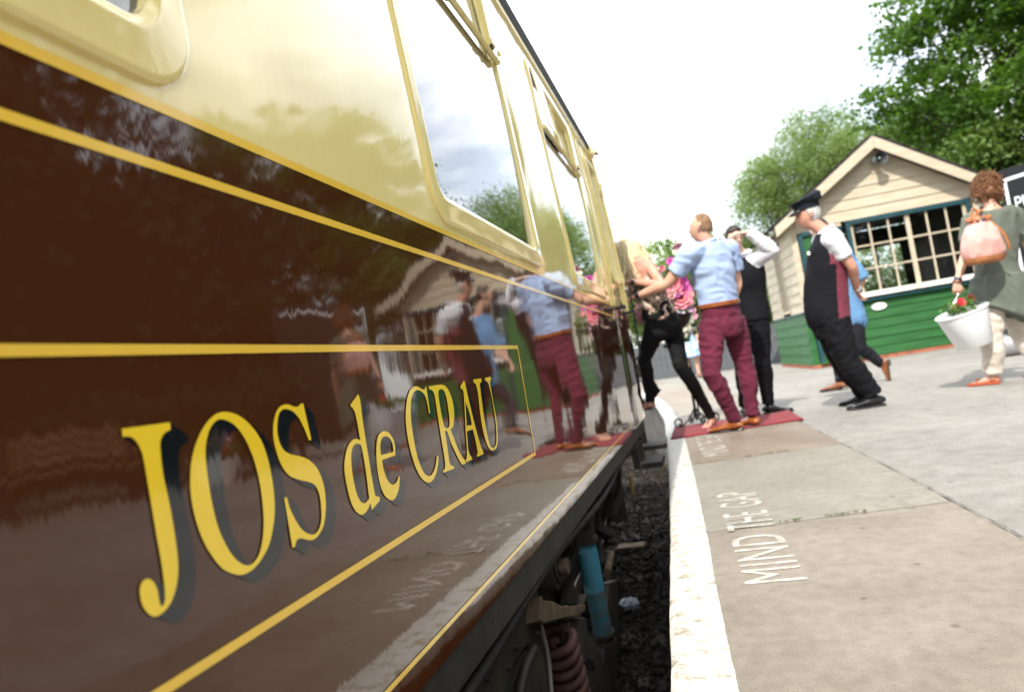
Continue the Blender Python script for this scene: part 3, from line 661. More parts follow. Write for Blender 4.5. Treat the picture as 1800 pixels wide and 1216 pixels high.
# coil spring
st, sb = pb(o6, 288, 960, XB - .03), pb(o6, 372, 1290, XB - .03); ax2 = nrm(sb - st); H = np.linalg.norm(sb - st)
e1 = nrm(np.cross(ax2, (1, 0, 0))); e2 = np.cross(ax2, e1); pts = []
for k in range(121):
    a = k / 120 * 2 * math.pi * 7; pts.append(st + ax2 * (H * k / 120) + (e1 * math.cos(a) + e2 * math.sin(a)) * .060)
MB().tube(pts, .021, n=10).build('coil_spring', M['spring'], bog, smooth=60)
# swing link with slotted eye
lk_ = [pb(o9, *q, XB + .02) for q in ((690, 500), (840, 470), (870, 600), (990, 830), (1040, 1000), (1110, 1216), (1150, 1400), (860, 1400), (820, 1216), (745, 930), (730, 780), (690, 560))]
MB().prism(lk_, (-.05, 0, 0)).build('swing_link', M['under2'], bog, bevel=.008)
sl_ = [pb(o9, *q, XB + .0215) for q in ((825, 915), (870, 885), (920, 900), (940, 1000), (930, 1010), (860, 995))]
MB().prism(sl_, (-.004, 0, 0)).build('link_slot', M['black'], bog)
lk2 = [pb(o8, *q, XB - .04) for q in ((1030, 480), (1110, 480), (1150, 660), (1080, 660))]
MB().prism(lk2, (-.04, 0, 0)).build('hanger', M['under2'], bog, bevel=.006)
# top arm and rubbing block on the far side of the damper
arm = [pb(o8, *q, XB - .02) for q in ((1080, 90), (1150, 60), (1250, 80), (1390, 215), (1370, 240), (1230, 160), (1120, 130))]
MB().prism(arm, (-.12, 0, 0)).build('top_arm', M['under2'], bog, bevel=.008)
c_ = pb(o8, 1350, 370, XB); MB().cyl(c_ - (.09, 0, 0), c_, .055, 24).build('arm_boss', mat('greasy_steel', (.05, .048, .045), .3, .5, metal=.5, var=.4, vscale=30, bump=.5), bog, smooth=35, bevel=.006)
p1_, p2_ = pb(o8, 1355, 330, XB + .03), pb(o8, 1330, 450, XB + .03); MB().tube([p1_, p2_], [.018, .02], n=10).build('arm_pin', M['rust'], bog, smooth=40)
pl = [pb(o8, *q, XB - .03) for q in ((1340, 520), (1400, 500), (1410, 900), (1380, 1216), (1300, 1300), (1310, 1000))]
MB().prism(pl, (-.06, 0, 0)).build('drop_plate', M['under2'], bog, bevel=.006)
# bolts, pipes and hoses
bm_ = MB().cyl((0, 0, 0), (.014, 0, 0), .013, 6).mesh('bolt'); bm_.materials.append(M['under2'])
for q in ((880, 640), (872, 740), (885, 840), (700, 820), (640, 900), (590, 1000), (740, 920), (690, 1050), (560, 1120)):
    o = link('bolt', bm_, None, bog); o.location = pb(o8, *q, XB) - V3(bog.location); o.matrix_parent_inverse = Matrix()
for x_, z_, r_ in ((-.60, .10, .014), (-.63, .06, .010), (-.78, -.02, .02)):
    pts = [(x_ + .01 * math.sin(y * 2.3), y, z_ + .012 * math.sin(y * 3.1)) for y in np.linspace(-2, 5.6, 24)]; MB().tube(pts, r_, n=8).build('pipe', M['under'], coach, smooth=60)
for y_ in (2.95, 3.6, 4.1, 4.5):
    MB().tube([(-.62, y_, .10), (-.66, y_ + .03, -.05), (-.74, y_ + .06, -.20), (-.80, y_ + .02, -.40)], .014, n=8, smooth=4).build('hose', M['under'], coach, smooth=60)
# wheels, axle and far frame in the dark
for y in (1.55, 4.15):
    w = MB().cyl((-1.28, y, -.32), (-1.15, y, -.32), .457, 48); w.cyl((-1.15, y, -.32), (-1.0, y, -.32), .09, 20); w.build('wheel', M['under'], bog, smooth=35)
mb = MB().box((-.86, 2.85, -.22), (.14, 3.0, .16)); mb.box((-.95, 2.85, -.45), (.2, 1.0, .25)); mb.build('frame_beam', M['under'], bog, bevel=.01)
# underfloor gear between bogie and step
mb = MB().box((-.95, 4.75, -.05), (.5, .5, .35)).box((-.80, 5.2, -.15), (.14, .10, .5)); mb.build('battery_box', M['under'], coach, bevel=.01)
q1, q2 = pb(o6, 605, 285, -.66), pb(o6, 620, 365, -.66); MB().tube([q1, q2], [.012, .010], n=8).build('yellow_cock', mat('ochre', (.25, .17, .03), .6), coach, smooth=40)

# ---- lettering (outlines smoothed through measured points)
def smooth_outline(pts, n=5):
    """pts: (x, y) or (x, y, 1) for a corner"""
    N = len(pts); o = []
    for i in range(N):
        p = pts[i]; q = pts[(i + 1) % N]; P0 = np.array(p[:2], float); P1 = np.array(q[:2], float)
        a = np.array(pts[i - 1][:2], float); b = np.array(pts[(i + 2) % N][:2], float)
        m0 = (P1 - a) / 2 if len(p) == 2 else (P1 - P0); m1 = (b - P0) / 2 if len(q) == 2 else (P1 - P0)
        L0 = np.linalg.norm(P1 - P0)
        for m in (m0, m1):
            l = np.linalg.norm(m)
            if l > L0: m *= L0 / l
        for k in range(n):
            t = k / n; h00 = 2 * t ** 3 - 3 * t * t + 1; h10 = t ** 3 - 2 * t * t + t; h01 = -2 * t ** 3 + 3 * t * t; h11 = t ** 3 - t * t
            o.append(h00 * P0 + h10 * m0 + h01 * P1 + h11 * m1)
    return o
c3 = crop(200, 680, 300 / 829); c4 = crop(440, 660, 300 / 1073); c5 = crop(690, 640, 270 / 1368)
LET = {
 'J': (c3, [[(31,204,1),(266,172,1),(270,207,1),(240,225),(222,255),(218,290),(232,420),(262,560),(290,720),(305,850),(303,930),(288,1000),(262,1060),(225,1100),(190,1114),(155,1095),(130,1055),(119,1000),(122,965),(138,938),(163,931),(187,948),(205,985),(212,1030),(222,1062),(234,1058),(241,1030),(240,980),(225,860),(195,690),(160,480),(135,340),(115,285),(85,248),(60,241),(36,243,1)]]),
 'O': (c3, [[(545,122),(490,132),(440,180),(398,260),(372,350),(364,450),(370,540),(390,640),(425,740),(470,820),(520,880),(570,906),(620,911),(670,885),(715,830),(750,760),(772,650),(775,560),(765,460),(745,360),(715,270),(670,200),(610,145)],
             [(520,157),(485,170),(458,210),(442,270),(439,340),(450,440),(470,560),(500,680),(540,770),(585,835),(635,866),(670,855),(698,815),(715,750),(722,660),(716,560),(700,450),(670,340),(630,250),(580,185)]]),
 'S': (c4, [[(325,174,1),(377,405,1),(362,408,1),(335,340),(300,270),(265,230),(230,213),(200,213),(175,235),(163,290),(163,360),(180,430),(210,475),(255,497),(330,515),(385,550),(425,605),(455,690),(467,790),(464,880),(450,950),(420,1005),(385,1032),(345,1030),(310,1022),(285,1035),(272,1078,1),(257,1080,1),(205,768,1),(222,763,1),(240,830),(275,905),(320,970),(370,998),(405,990),(430,950),(440,890),(437,810),(425,740),(400,690),(365,670),(300,655),(240,630),(195,575),(160,490),(138,390),(138,310),(152,240),(175,200),(205,183),(235,183),(265,195),(290,196),(308,180)]]),
 'd': (c4, [[(672,117,1),(685,155),(700,280),(735,500),(768,700),(780,757,1),(806,762,1),(808,785,1),(757,845,1),(748,800,1),(735,835),(710,868),(685,873),(655,850),(625,790),(600,690),(585,590),(590,510),(605,450),(630,410),(655,398),(685,405,1),(665,290),(650,230),(638,207),(622,190,1),(628,175,1)],
             [(655,430),(635,455),(628,510),(632,590),(645,670),(665,750),(690,795),(715,800),(742,772,1),(735,720),(720,600),(700,480),(690,437,1),(672,428)]]),
 'e': (c4, [[(825,352),(800,375),(788,430),(787,520),(797,620),(815,700),(840,755),(870,780),(895,780),(915,750),(930,700),(934,635,1),(928,632,1),(915,665),(895,685),(875,680),(850,645),(830,580),(822,530,1),(905,502,1),(905,450),(893,400),(870,365),(848,352)],
             [(830,386),(815,410),(811,450),(815,500,1),(893,480,1),(888,430),(870,395),(850,383)]]),
 'C': (c5, [[(292,193,1),(327,435,1),(318,440,1),(300,340),(275,270),(240,238),(210,232),(180,255),(160,310),(153,400),(160,520),(180,660),(205,790),(240,900),(275,970),(310,996),(340,985),(365,940),(380,880),(388,815,1),(400,815,1),(400,870),(385,960),(360,1020),(325,1052),(285,1045),(240,1000),(195,910),(155,780),(125,640),(110,500),(113,390),(125,300),(150,230),(185,200),(215,200),(250,220),(275,225)]]),
 'R': (c5, [[(314,198,1),(430,183),(470,200),(505,260),(530,340),(542,430),(540,500),(530,560),(510,580,1),(540,660),(575,750),(610,820),(640,855,1),(645,885,1),(612,895,1),(590,860),(550,780),(510,690),(480,600),(468,592),(458,598,1),(475,700),(490,800),(500,870),(515,900),(540,908,1),(542,930,1),(442,966,1),(440,948,1),(458,930),(462,890),(450,800),(420,620),(390,420),(368,280),(352,240),(335,228),(318,225,1)],
             [(405,235),(402,280),(415,370),(435,480),(455,560,1),(480,570),(498,550),(500,490),(490,400),(475,310),(455,245),(430,222)]]),
 'A': (c5, [[(630,145,1),(640,170),(680,350),(740,590),(780,730),(800,775,1),(806,800,1),(745,825,1),(744,808,1),(752,790),(745,740),(725,640),(708,580,1),(655,598,1),(660,660),(668,760),(680,800),(700,830,1),(702,850,1),(648,872,1),(646,856,1),(654,830),(656,760),(645,600),(637,430),(630,290),(620,230),(598,215,1),(601,190,1)],
             [(642,330,1),(647,440),(653,550,1),(700,540,1),(680,440)]]),
 'U': (c5, [[(714,137,1),(783,126,1),(787,155,1),(772,175),(776,220),(795,370),(820,540),(845,660),(865,725),(885,745),(905,735),(918,700),(920,640),(915,540),(895,400),(870,260),(850,180),(835,155),(820,148,1),(818,122,1),(868,112,1),(872,138,1),(863,160),(868,200),(890,330),(920,500),(930,620),(930,690),(918,745),(895,765),(870,765),(845,735),(815,650),(790,540),(770,400),(755,260),(742,200),(730,172),(717,165,1)]]),
}
def letter_mesh(conts, offs):
    """triangulated outline with holes on the coach side; offs: list of (dy, dz, dx)"""
    P = []; Ed = []; loops = []
    for c in conts:
        b = len(P); P += [Vector(q) for q in c]; n = len(c); Ed += [(b + i, b + (i + 1) % n) for i in range(n)]; loops.append(c)
    r = delaunay_2d_cdt(P, Ed, [], 0, 1e-7); tri = []
    for f in r[2]:
        c = (sum(r[0][i].x for i in f) / 3, sum(r[0][i].y for i in f) / 3)
        k = sum(inside(c, l) for l in loops)
        if k % 2 == 1: tri.append(tuple(f))
    mb = MB()
    for dy, dz, dx in offs:
        vs = [(xprof(p.y + dz) + dx, p.x + dy, p.y + dz) for p in r[0]]; mb.add(vs, tri)
    me = mb.mesh('letter', False); bm = bmesh.new(); bm.from_mesh(me)
    for f in bm.faces:
        if f.normal.x < 0: f.normal_flip()
    bm.to_mesh(me); bm.free(); me.shade_smooth(); return me
for ch, (cf, conts) in LET.items():
    cc = []
    for c in conts:
        so = smooth_outline(c); q = [onx(*cf(*p), XS) for p in so]; cc.append([(p.y, p.z) for p in q])
    sh = link('letter_shade', letter_mesh(cc, [(.0027 * k, -.0017 * k, .0013 - .00005 * k) for k in range(1, 10)]), M['shade'], coach)
    link('letter', letter_mesh(cc, [(0, 0, .0018)]), M['letter'], coach)

# ================================================================== HUT
M['hcream'] = mat('hut_cream_paint', (.42, .355, .255), .6, .35, col2=(.50, .43, .325), vscale=2.2, bump=.12, bscale=40, stretch=(1, 1, 8))
M['hgreen'] = mat('hut_green_paint', (.016, .085, .020), .55, .3, col2=(.028, .118, .032), vscale=2.2, bump=.12, bscale=40, stretch=(1, 1, 8))
M['hteal'] = mat('hut_teal_paint', (.013, .055, .066), .4, .4, var=.15)
M['hwhite'] = mat('sill_white', (.78, .75, .70), .5, .4, col2=(.62, .50, .38), vscale=5, lo=.6, hi=.75)
M['slate'] = mat('roof_felt', (.055, .05, .045), .9, .2, var=.5, vscale=18, bump=.6, bscale=40)
M['hglass'] = glass_mat('hut_glass', (.8, .85, .83), 1.5, 0., .006, 2.)
HO = V3(ground(1434, 648)); TH = R(5.0); HU = np.array((math.cos(TH), math.sin(TH), 0)); HW = np.array((-math.sin(TH), math.cos(TH), 0)); HZ = np.array((0, 0, 1.))
HWID, HDEP, HE = 3.10, 3.0, 2.66; HPK = HE + .67 * HWID / 2
def hp(u, w, z): return HO + HU * u + HW * w + HZ * z
hut = empty('platform_hut', tuple(HO)); tag(hut, 'green and cream timber hut with gabled front and wide multi-paned window', 'hut')
def hbox(name, m, u0, u1, w0, w1, z0, z1, parent=hut, bevel=.003):
    return MB().box(hp((u0 + u1) / 2, (w0 + w1) / 2, (z0 + z1) / 2), (u1 - u0, w1 - w0, z1 - z0), HU, HW, HZ).build(name, m, parent, bevel=bevel)
# plinth, dark inside, corner posts
hbox('plinth', M['brick'], -.01, HWID + .01, -.01, HDEP, -.02, .065)
mb = MB(); 
for (ua, ub, za, zb) in ((.05, 1.3, .1, 2.6), (2.80, HWID - .05, .1, 2.6), (1.3, 2.80, .1, .95), (1.3, 2.80, 2.2, 2.6)): mb.box(hp((ua + ub) / 2, HDEP - .03, (za + zb) / 2), (ub - ua, .03, zb - za), HU, HW, HZ)
mb.box(hp(HWID / 2, HDEP / 2, .10), (HWID - .1, HDEP - .1, .03), HU, HW, HZ); mb.box(hp(HWID / 2, HDEP / 2, 2.63), (HWID - .1, HDEP - .1, .03), HU, HW, HZ); mb.box(hp(HWID - .06, HDEP / 2, 1.4), (.03, HDEP - .1, 2.6), HU, HW, HZ)
mb.build('inner_lining', mat('hut_inside', (.045, .035, .025), .8), hut)
for ua in (1.8, 2.3): hbox('rear_glazing_bar', M['hcream'], ua - .015, ua + .015, HDEP - .05, HDEP - .01, .95, 2.2)
hbox('counter', mat('counter_wood', (.12, .07, .04), .6), .95, HWID - .1, .35, .75, .95, 1.0)
for u, w in ((-.012, -.012), (HWID - .085, -.012)):
    hbox('corner_post', M['hcream'], u, u + .10, w, w + .10, 1.0, HE - .02); hbox('corner_post', M['hgreen'], u, u + .10, w, w + .10, .06, 1.0)
# boards of the front: overlapping, each tilted a little
def board(u0a, u1a, u0b, u1b, z0, z1, m, side=False):
    """lower edge u0a..u1a, upper edge u0b..u1b"""
    f = (lambda u, w, z: hp(w * 1.0, u, z)) if side else hp
    t, b = .004, .022
    fr = [f(u0a, -b, z0), f(u1a, -b, z0), f(u1b, -t, z1), f(u0b, -t, z1)]; bk = [f(u0a, 0, z0), f(u1a, 0, z0), f(u1b, .002, z1), f(u0b, .002, z1)]
    return MB().add(fr + bk, [(0, 1, 2, 3), (7, 6, 5, 4), (0, 4, 5, 1), (1, 5, 6, 2), (2, 6, 7, 3), (3, 7, 4, 0)]).build('board', m, hut)
DU = (.10, .84); WU = (.93, 2.96); zs = np.linspace(.065, 1.03, 7)
for i in range(6): board(WU[0] - .06, HWID - .09, WU[0] - .06, HWID - .09, zs[i], zs[i + 1] + .012, M['hgreen'])
z = 2.50; 
while z < HPK - .05:
    z2 = min(z + .185, HPK - .01)
    def lim(zz):
        if zz <= HE: return .09, HWID - .09
        k = (zz - HE) / .67; return k, HWID - k
    a, b = lim(z), lim(z2 + .012); 
    if a[1] - a[0] > .08: board(a[0], a[1], max(b[0], a[0]), min(b[1], a[1]) if b[1] > b[0] else a[0], z, z2 + .012, M['hcream'])
    z = z2
hbox('trim', M['hcream'], .085, WU[0] - .07, -.006, .03, 2.43, 2.51)
# left side wall
zs = np.linspace(.065, 1.0, 6)
for i in range(5): board(.09, HDEP, .09, HDEP, zs[i], zs[i + 1] + .012, M['hgreen'], True)
zs = np.linspace(1.03, HE, 10); SW = (1.12, 1.82, 1.08, 2.36)
for i in range(9):
    z0, z1 = zs[i], zs[i + 1] + .012
    if z1 > SW[2] + .05 and z0 < SW[3] - .02:
        board(.09, SW[0], .09, SW[0], z0, z1, M['hcream'], True); board(SW[1], HDEP, SW[1], HDEP, z0, z1, M['hcream'], True)
    else: board(.09, HDEP, .09, HDEP, z0, z1, M['hcream'], True)
MB().box(hp(-.02, 1.5, 1.015), (.05, 3.0, .03), HU, HW, HZ).build('side_rail', M['hteal'], hut)
sw = MB(); 
for w in (SW[0] + .03, SW[1] - .03): sw.box(hp(.0, w, (SW[2] + SW[3]) / 2), (.06, .07, SW[3] - SW[2]), HU, HW, HZ)
sw.box(hp(.0, (SW[0] + SW[1]) / 2, SW[3] - .03), (.062, SW[1] - SW[0], .06), HU, HW, HZ); sw.box(hp(-.01, (SW[0] + SW[1]) / 2, SW[2] + .02), (.09, SW[1] - SW[0] + .04, .05), HU, HW, HZ)
sw = sw.build('side_window', M['hcream'], hut)
for w in (SW[0] + .24, SW[0] + .46): MB().box(hp(.0, w, (SW[2] + SW[3]) / 2), (.035, .022, SW[3] - SW[2] - .1), HU, HW, HZ).build('glazing_bar', M['hcream'], sw)
for k in range(3): MB().box(hp(.012, SW[0] + .13 + .22 * k, (SW[2] + SW[3]) / 2), (.004, .2, SW[3] - SW[2] - .1), HU, HW, HZ).build('pane', M['hglass'], sw)
# door
df = MB(); df.box(hp(DU[0] + .035, -.015, 1.24), (.07, .07, 2.34), HU, HW, HZ); df.box(hp(DU[1] - .035, -.015, 1.24), (.07, .07, 2.34), HU, HW, HZ); df.box(hp((DU[0] + DU[1]) / 2, -.015, 2.40), (DU[1] - DU[0] - .142, .07, .07), HU, HW, HZ)
hd = df.build('door_frame', M['hteal'], hut, bevel=.003)
dd = hbox('door', M['hgreen'], DU[0] + .07, DU[1] - .07, .0, .04, .08, 2.36)
for z0, z1 in ((.22, .95), (1.12, 2.22)): hbox('door_panel', M['hgreen'], DU[0] + .16, DU[1] - .16, -.012, .0, z0, z1, dd, .008)
MB().ball(hp(DU[1] - .12, -.03, 1.03), .025, nu=10, nv=6).build('door_knob', M['chrome'], dd, smooth=180)
hbox('door_step', M['hgreen'], DU[0], DU[1], -.06, .0, .06, .09)
# window: frame, sill, bars, panes
wf = MB(); wf.box(hp(WU[0] + .03, -.012, 1.83), (.065, .09, 1.32), HU, HW, HZ); wf.box(hp(WU[1] - .03, -.012, 1.83), (.065, .09, 1.32), HU, HW, HZ); wf.box(hp((WU[0] + WU[1]) / 2, -.012, 2.455), (WU[1] - WU[0] - .132, .09, .075), HU, HW, HZ)
wf = wf.build('window_frame', M['hteal'], hut, bevel=.003)
hbox('window_sill', M['hwhite'], WU[0] - .05, WU[1] + .04, -.13, .02, 1.10, 1.185, wf, .006)
hbox('sill_board', M['hteal'], WU[0] - .05, WU[1] + .04, -.09, .0, 1.03, 1.099, wf, .004)
ga, gb = WU[0] + .065, WU[1] - .065; us = np.linspace(ga, gb, 7); zr = np.linspace(1.185, 2.415, 4)
for i in range(7):
    wdt = .075 if i == 3 else (.05 if i in (0, 6) else .03); uu = us[i] + (.022 if i == 0 else -.022 if i == 6 else 0)
    hbox('glazing_bar', M['hcream'], uu - wdt / 2, uu + wdt / 2, -.008, .03, 1.186, 2.414, wf, .003)
for k in (1, 2):
    for a, b in ((0, 3), (3, 6)):
        q, w = us[a] + (.047 if a == 0 else .038), us[b] - (.047 if b == 6 else .038)
        for j in range(3):
            s0 = q if j == 0 else us[a + j] + .0155; s1 = w if j == 2 else us[a + j + 1] - .0155
            hbox('glazing_bar', M['hcream'], s0, s1, -.006, .028, zr[k] - .014, zr[k] + .014, wf, .003)
for i in range(6):
    for k in range(3): 
        tl = random.uniform(-.004, .004)
        MB().add([hp(us[i], .012 + tl, zr[k]), hp(us[i + 1], .012 - tl, zr[k]), hp(us[i + 1], .012 - tl, zr[k + 1]), hp(us[i], .012 + tl, zr[k + 1])], [(0, 1, 2, 3)]).build('pane', M['hglass'], wf)
# roof slopes and barge boards
for s in (-1, 1):
    e = hp(HWID / 2 + s * (HWID / 2 + .30), 0, HE - .30 * .67 + .12); r_ = hp(HWID / 2, 0, HPK + .12)
    off = nrm(np.cross(HW, (r_ - e))) * (-s); off = off if off[2] > 0 else -off
    quad = [e - HW * .27, r_ - HW * .27, r_ + HW * (HDEP + .2), e + HW * (HDEP + .2)]
    rf = MB().prism([q + off * .012 for q in quad], off * .035).build('roof_slope', M['slate'], hut)
    for k in range(14):
        t0, t1 = k / 14, (k + 1) / 14; a, b = e + (r_ - e) * t0, e + (r_ - e) * t1
        MB().prism([a - HW * .285 + off * (.048 + .012), b - HW * .285 + off * .048, b + HW * (HDEP + .21) + off * .048, a + HW * (HDEP + .21) + off * .060], off * .009).build('shingle_course', M['slate'], rf)
    dn = np.array((0, 0, -.17)); 
    MB().prism([e - HW * .29 + off * .01, r_ - HW * .29 + off * .01, r_ - HW * .29 + dn * 1.12, e - HW * .29 + dn], HW * .035).build('barge_board', M['hcream'], hut, bevel=.003)
    MB().prism([e - HW * .25 + dn * .15, r_ - HW * .25 + dn * .15, r_ + HW * (HDEP + .15) + dn * .15, e + HW * (HDEP + .15) + dn * .15], off * -.02).build('soffit', M['hcream'], hut)
    MB().box(hp(HWID / 2 + s * (HWID / 2 + .02), -.12, HE + .02), (.09, .22, .10), HU, HW, HZ).build('purlin_end', M['hcream'], hut, bevel=.004)
# horn loudspeaker on the gable
hc = hp(HWID / 2 + .0, -.02, HE + .80); M['hgrey'] = mat('horn_grey', (.25, .30, .29), .45, .5)
hs = empty('horn_loudspeaker', tuple(hc)); tag(hs, 'small grey horn loudspeaker on the hut gable', 'loudspeaker')
dirh = nrm(-HW + HU * .25 - HZ * .12); b0 = hc + dirh * .10
MB().tube([b0 + dirh * .02, b0 + dirh * .08, b0 + dirh * .13, b0 + dirh * .18, b0 + dirh * .20], [.045, .05, .065, .10, .112], n=28, caps=False).build('horn', M['hgrey'], hs, smooth=50)
MB().tube([b0 - dirh * .04, b0 + dirh * .03], [.05, .06], n=20).build('driver', M['hgrey'], hs, smooth=40); MB().ball(b0 + dirh * .13, .028).build('horn_centre', M['hgrey'], hs, smooth=180)
MB().tube([b0 + dirh * .199, b0 + dirh * .17, b0 + dirh * .06], [.106, .085, .03], n=28, caps=False).build('horn_throat', mat('horn_inner_shade', (.03, .035, .035), .6), hs, smooth=50)  # inner cone coloured dark to stand for the shade inside the horn
MB().tube([hc + dirh * .01, hc + (-HZ * .05) + dirh * .02, b0 - HZ * .03], .012, n=8).build('bracket', M['black'], hs)
# oval plate under the sill
oc = hp(1.22, -.03, .91); MB().tube([oc, oc - HW * .012], [(.125, .062)] * 2, side=HU, n=32).build('oval_plate', mat('white_enamel', (.8, .79, .76), .3), hut, smooth=40)

# ================================================================== black sign board, planter machine, fences
sb = empty('sign_board', tuple(ground(1800, 640))); tag(sb, 'tall black board with white border and white letters at the right edge', 'sign')
D0 = 9.6
A0, A1 = V3(at(1754, 312, D0)), V3(at(2010, 190, D0 - 1.6)); A0[2] = 3.0; A1[2] = 3.0
ud = nrm(A1 - A0); nd = nrm(np.cross(ud, (0, 0, 1)));  nd = nd if nd[1] < 0 else -nd
zt = at(1766, 300, D0).z; zl = at(1766, 330, D0).z
def sp(u, z, o=0.): q = A0 + ud * u + nd * o; q[2] = z; return q
M['blk'] = mat('black_board', (.008, .008, .009), .45, .3, var=.2); M['wht'] = mat('white_lettering', (.8, .8, .82), .4)
Lb = float(np.linalg.norm((A1 - A0)[:2]))
MB().prism([sp(0, .25), sp(Lb, .25), sp(Lb, zt), sp(0, zt)], nd * -.06).build('board_panel', M['blk'], sb, bevel=.01)
for u in (.15, Lb - .15): MB().prism([sp(u - .05, 0, -.02), sp(u + .05, 0, -.02), sp(u + .05, .30, -.02), sp(u - .05, .30, -.02)], nd * -.03).build('leg', M['blk'], sb)
for q in ([sp(.06, .5, .003), sp(.10, .5, .003), sp(.10, zt - .16, .003), sp(.06, zt - .16, .003)], [sp(.06, zt - .16, .003), sp(Lb - .1, zt - .16, .003), sp(Lb - .1, zt - .12, .003), sp(.06, zt - .12, .003)]):
    MB().prism(q, nd * .004).build('border', M['wht'], sb)
me = text_mesh('PU', 1.); n = len(me.vertices); co = np.empty(n * 3); me.vertices.foreach_get('co', co); co = co.reshape(-1, 3); co[:, :2] -= co[:, :2].min(0); co[:, 0] /= co[:, 1].max(); co[:, 1] /= co[:, 1].max()
pz = at(1787, 372, D0).z
def px_of(P): q = Vector(P) - CAM; return 900 + FPX * q.dot(CX) / q.dot(FW)
u0 = min(np.linspace(.05, .8, 150), key=lambda u: abs(px_of(sp(u, pz, .006)) - 1787)); u1 = min(np.linspace(.05, 1.2, 200), key=lambda u: abs(px_of(sp(u, pz, .006)) - 1799)); me.vertices.foreach_set('co', np.array([sp(u0 + (u1 - u0) / .62 * a, pz + .17 * b, .006) for a, b, _ in co]).ravel()); me.update(); link('lettering', me, M['wht'], sb)

# old black machine standing behind the woman with the bucket
mc = V3(ground(1792, 622)); mch = empty('iron_machine', tuple(mc)); tag(mch, 'old black and dark green iron machine by the right edge of the frame', 'machine')
M['mgreen'] = mat('machine_green', (.02, .07, .08), .4, .5)
MB().tube([mc + (-.12, 0, .30), mc + (-.02, 0, .34), mc + (.15, 0, .50), mc + (.30, 0, .55)], [.10, .17, .20, .12], n=20, smooth=3).build('casing', M['black'], mch, smooth=50)
MB().tube([mc + (-.20, -.02, .13), mc + (.0, -.02, .13)], [.13, .13], n=24).build('drum', mat('galvanised', (.45, .46, .48), .4, .5, metal=.6), mch, smooth=40)
MB().tube([mc + (.10, -.1, .62), mc + (.16, -.12, .30), mc + (.20, -.14, 0)], [.035, .03, .04], n=10, smooth=3).build('leg', M['mgreen'], mch, smooth=50)
MB().tube([mc + (-.06, 0, .50), mc + (-.06, 0, .66)], [.06, .055], n=16).build('cap', mat('cap_white', (.7, .7, .68), .4), mch, smooth=40)
MB().tube([mc + (-.15, -.06, .48), mc + (.12, -.08, .56)], .03, n=10).build('pipe', M['mgreen'], mch, smooth=40)
MB().box(mc + (.02, .1, .03), (.55, .3, .06)).build('base_plate', M['brick'], mch)

# dark fence across the far end of the platform
fa, fb = V3(ground(1120, 648)), V3(ground(1392, 650)); fa = V3((-2.4, 21.5, 0)); fb = V3((2.2, 19.0, 0)); fd = nrm(fb - fa); Lf = np.linalg.norm(fb - fa)
fen = empty('panel_fence', tuple(fa)); tag(fen, 'dark grey boarded fence across the far end of the platform', 'fence'); M['fgrey'] = mat('fence_grey', (.085, .09, .095), .7, .3, var=.2, vscale=12)
k = 0; fm = MB().box((0, 0, .5), (.17, .025, 1.0)).mesh('board'); fm.materials.append(M['fgrey'])
while k * .18 < Lf:
    o = link('board', fm, None, fen); o.matrix_parent_inverse = Matrix(); p = fd * (k * .18); o.location = (p[0], p[1], 0); o.rotation_euler = (0, 0, math.atan2(fd[1], fd[0])); k += 1
for z in (.25, .8): MB().box(fa + fd * Lf / 2 + np.cross(fd, (0, 0, 1)) * -.04 + (0, 0, z), (Lf, .05, .08), fd, np.cross((0, 0, 1), fd), (0, 0, 1)).build('rail', M['fgrey'], fen)

# ================================================================== TREES
M['bark'] = mat('bark', (.07, .055, .04), .9, .2, var=.4, vscale=8, bump=.8, bscale=20, stretch=(3, 3, 1))
LM = {'dark': leaf_mat('leaf_sycamore', (.022, .062, .010), (.13, .24, .032), .42), 'willow': leaf_mat('leaf_willow', (.12, .185, .066), (.25, .33, .125), .45),
      'shade': leaf_mat('leaf_shaded', (.010, .020, .005), (.026, .044, .010), .10, .7), 'mid': leaf_mat('leaf_mid', (.045, .095, .018), (.145, .225, .05), .38)}  # 'shade' leaves: shade put into darker colours for the mirrored trees and hedge
def leaves(cent, nper, spread, size, flat=1.0, droop=.0, asp=.55, rng=RNG):
    cent = np.asarray(cent); n = len(cent) * nper
    c = np.repeat(cent, nper, 0); off = rng.normal(size=(n, 3)) * np.array([spread, spread, spread * flat]) * np.repeat(rng.uniform(.55, 1.35, len(cent)), nper)[:, None]; p = c + off
    p[:, 2] -= droop * np.hypot(off[:, 0], off[:, 1])
    d = rng.normal(size=(n, 3)); d[:, 2] = d[:, 2] * .6 - .35; d /= np.linalg.norm(d, axis=1)[:, None]
    q = rng.normal(size=(n, 3)); q[:, 2] *= .5; q -= d * (q * d).sum(1)[:, None]; q /= np.linalg.norm(q, axis=1)[:, None]
    s = size * rng.uniform(.5, 1.5, n)[:, None]
    up = np.cross(d, q)
    v = np.stack([p - d * s * .5, p + q * s * asp * .5 + up * s * .05, p + d * s * .5, p - q * s * asp * .5 + up * s * .05], 1)
    return v.reshape(-1, 3), n
def leaf_mesh(name, v, n):
    me = bpy.data.meshes.new(name); me.vertices.add(n * 4); me.vertices.foreach_set('co', v.ravel()); me.loops.add(n * 4); me.loops.foreach_set('vertex_index', np.arange(n * 4)); me.polygons.add(n)
    me.polygons.foreach_set('loop_start', np.arange(n) * 4); me.polygons.foreach_set('loop_total', np.full(n, 4)); me.update(calc_edges=True); return me
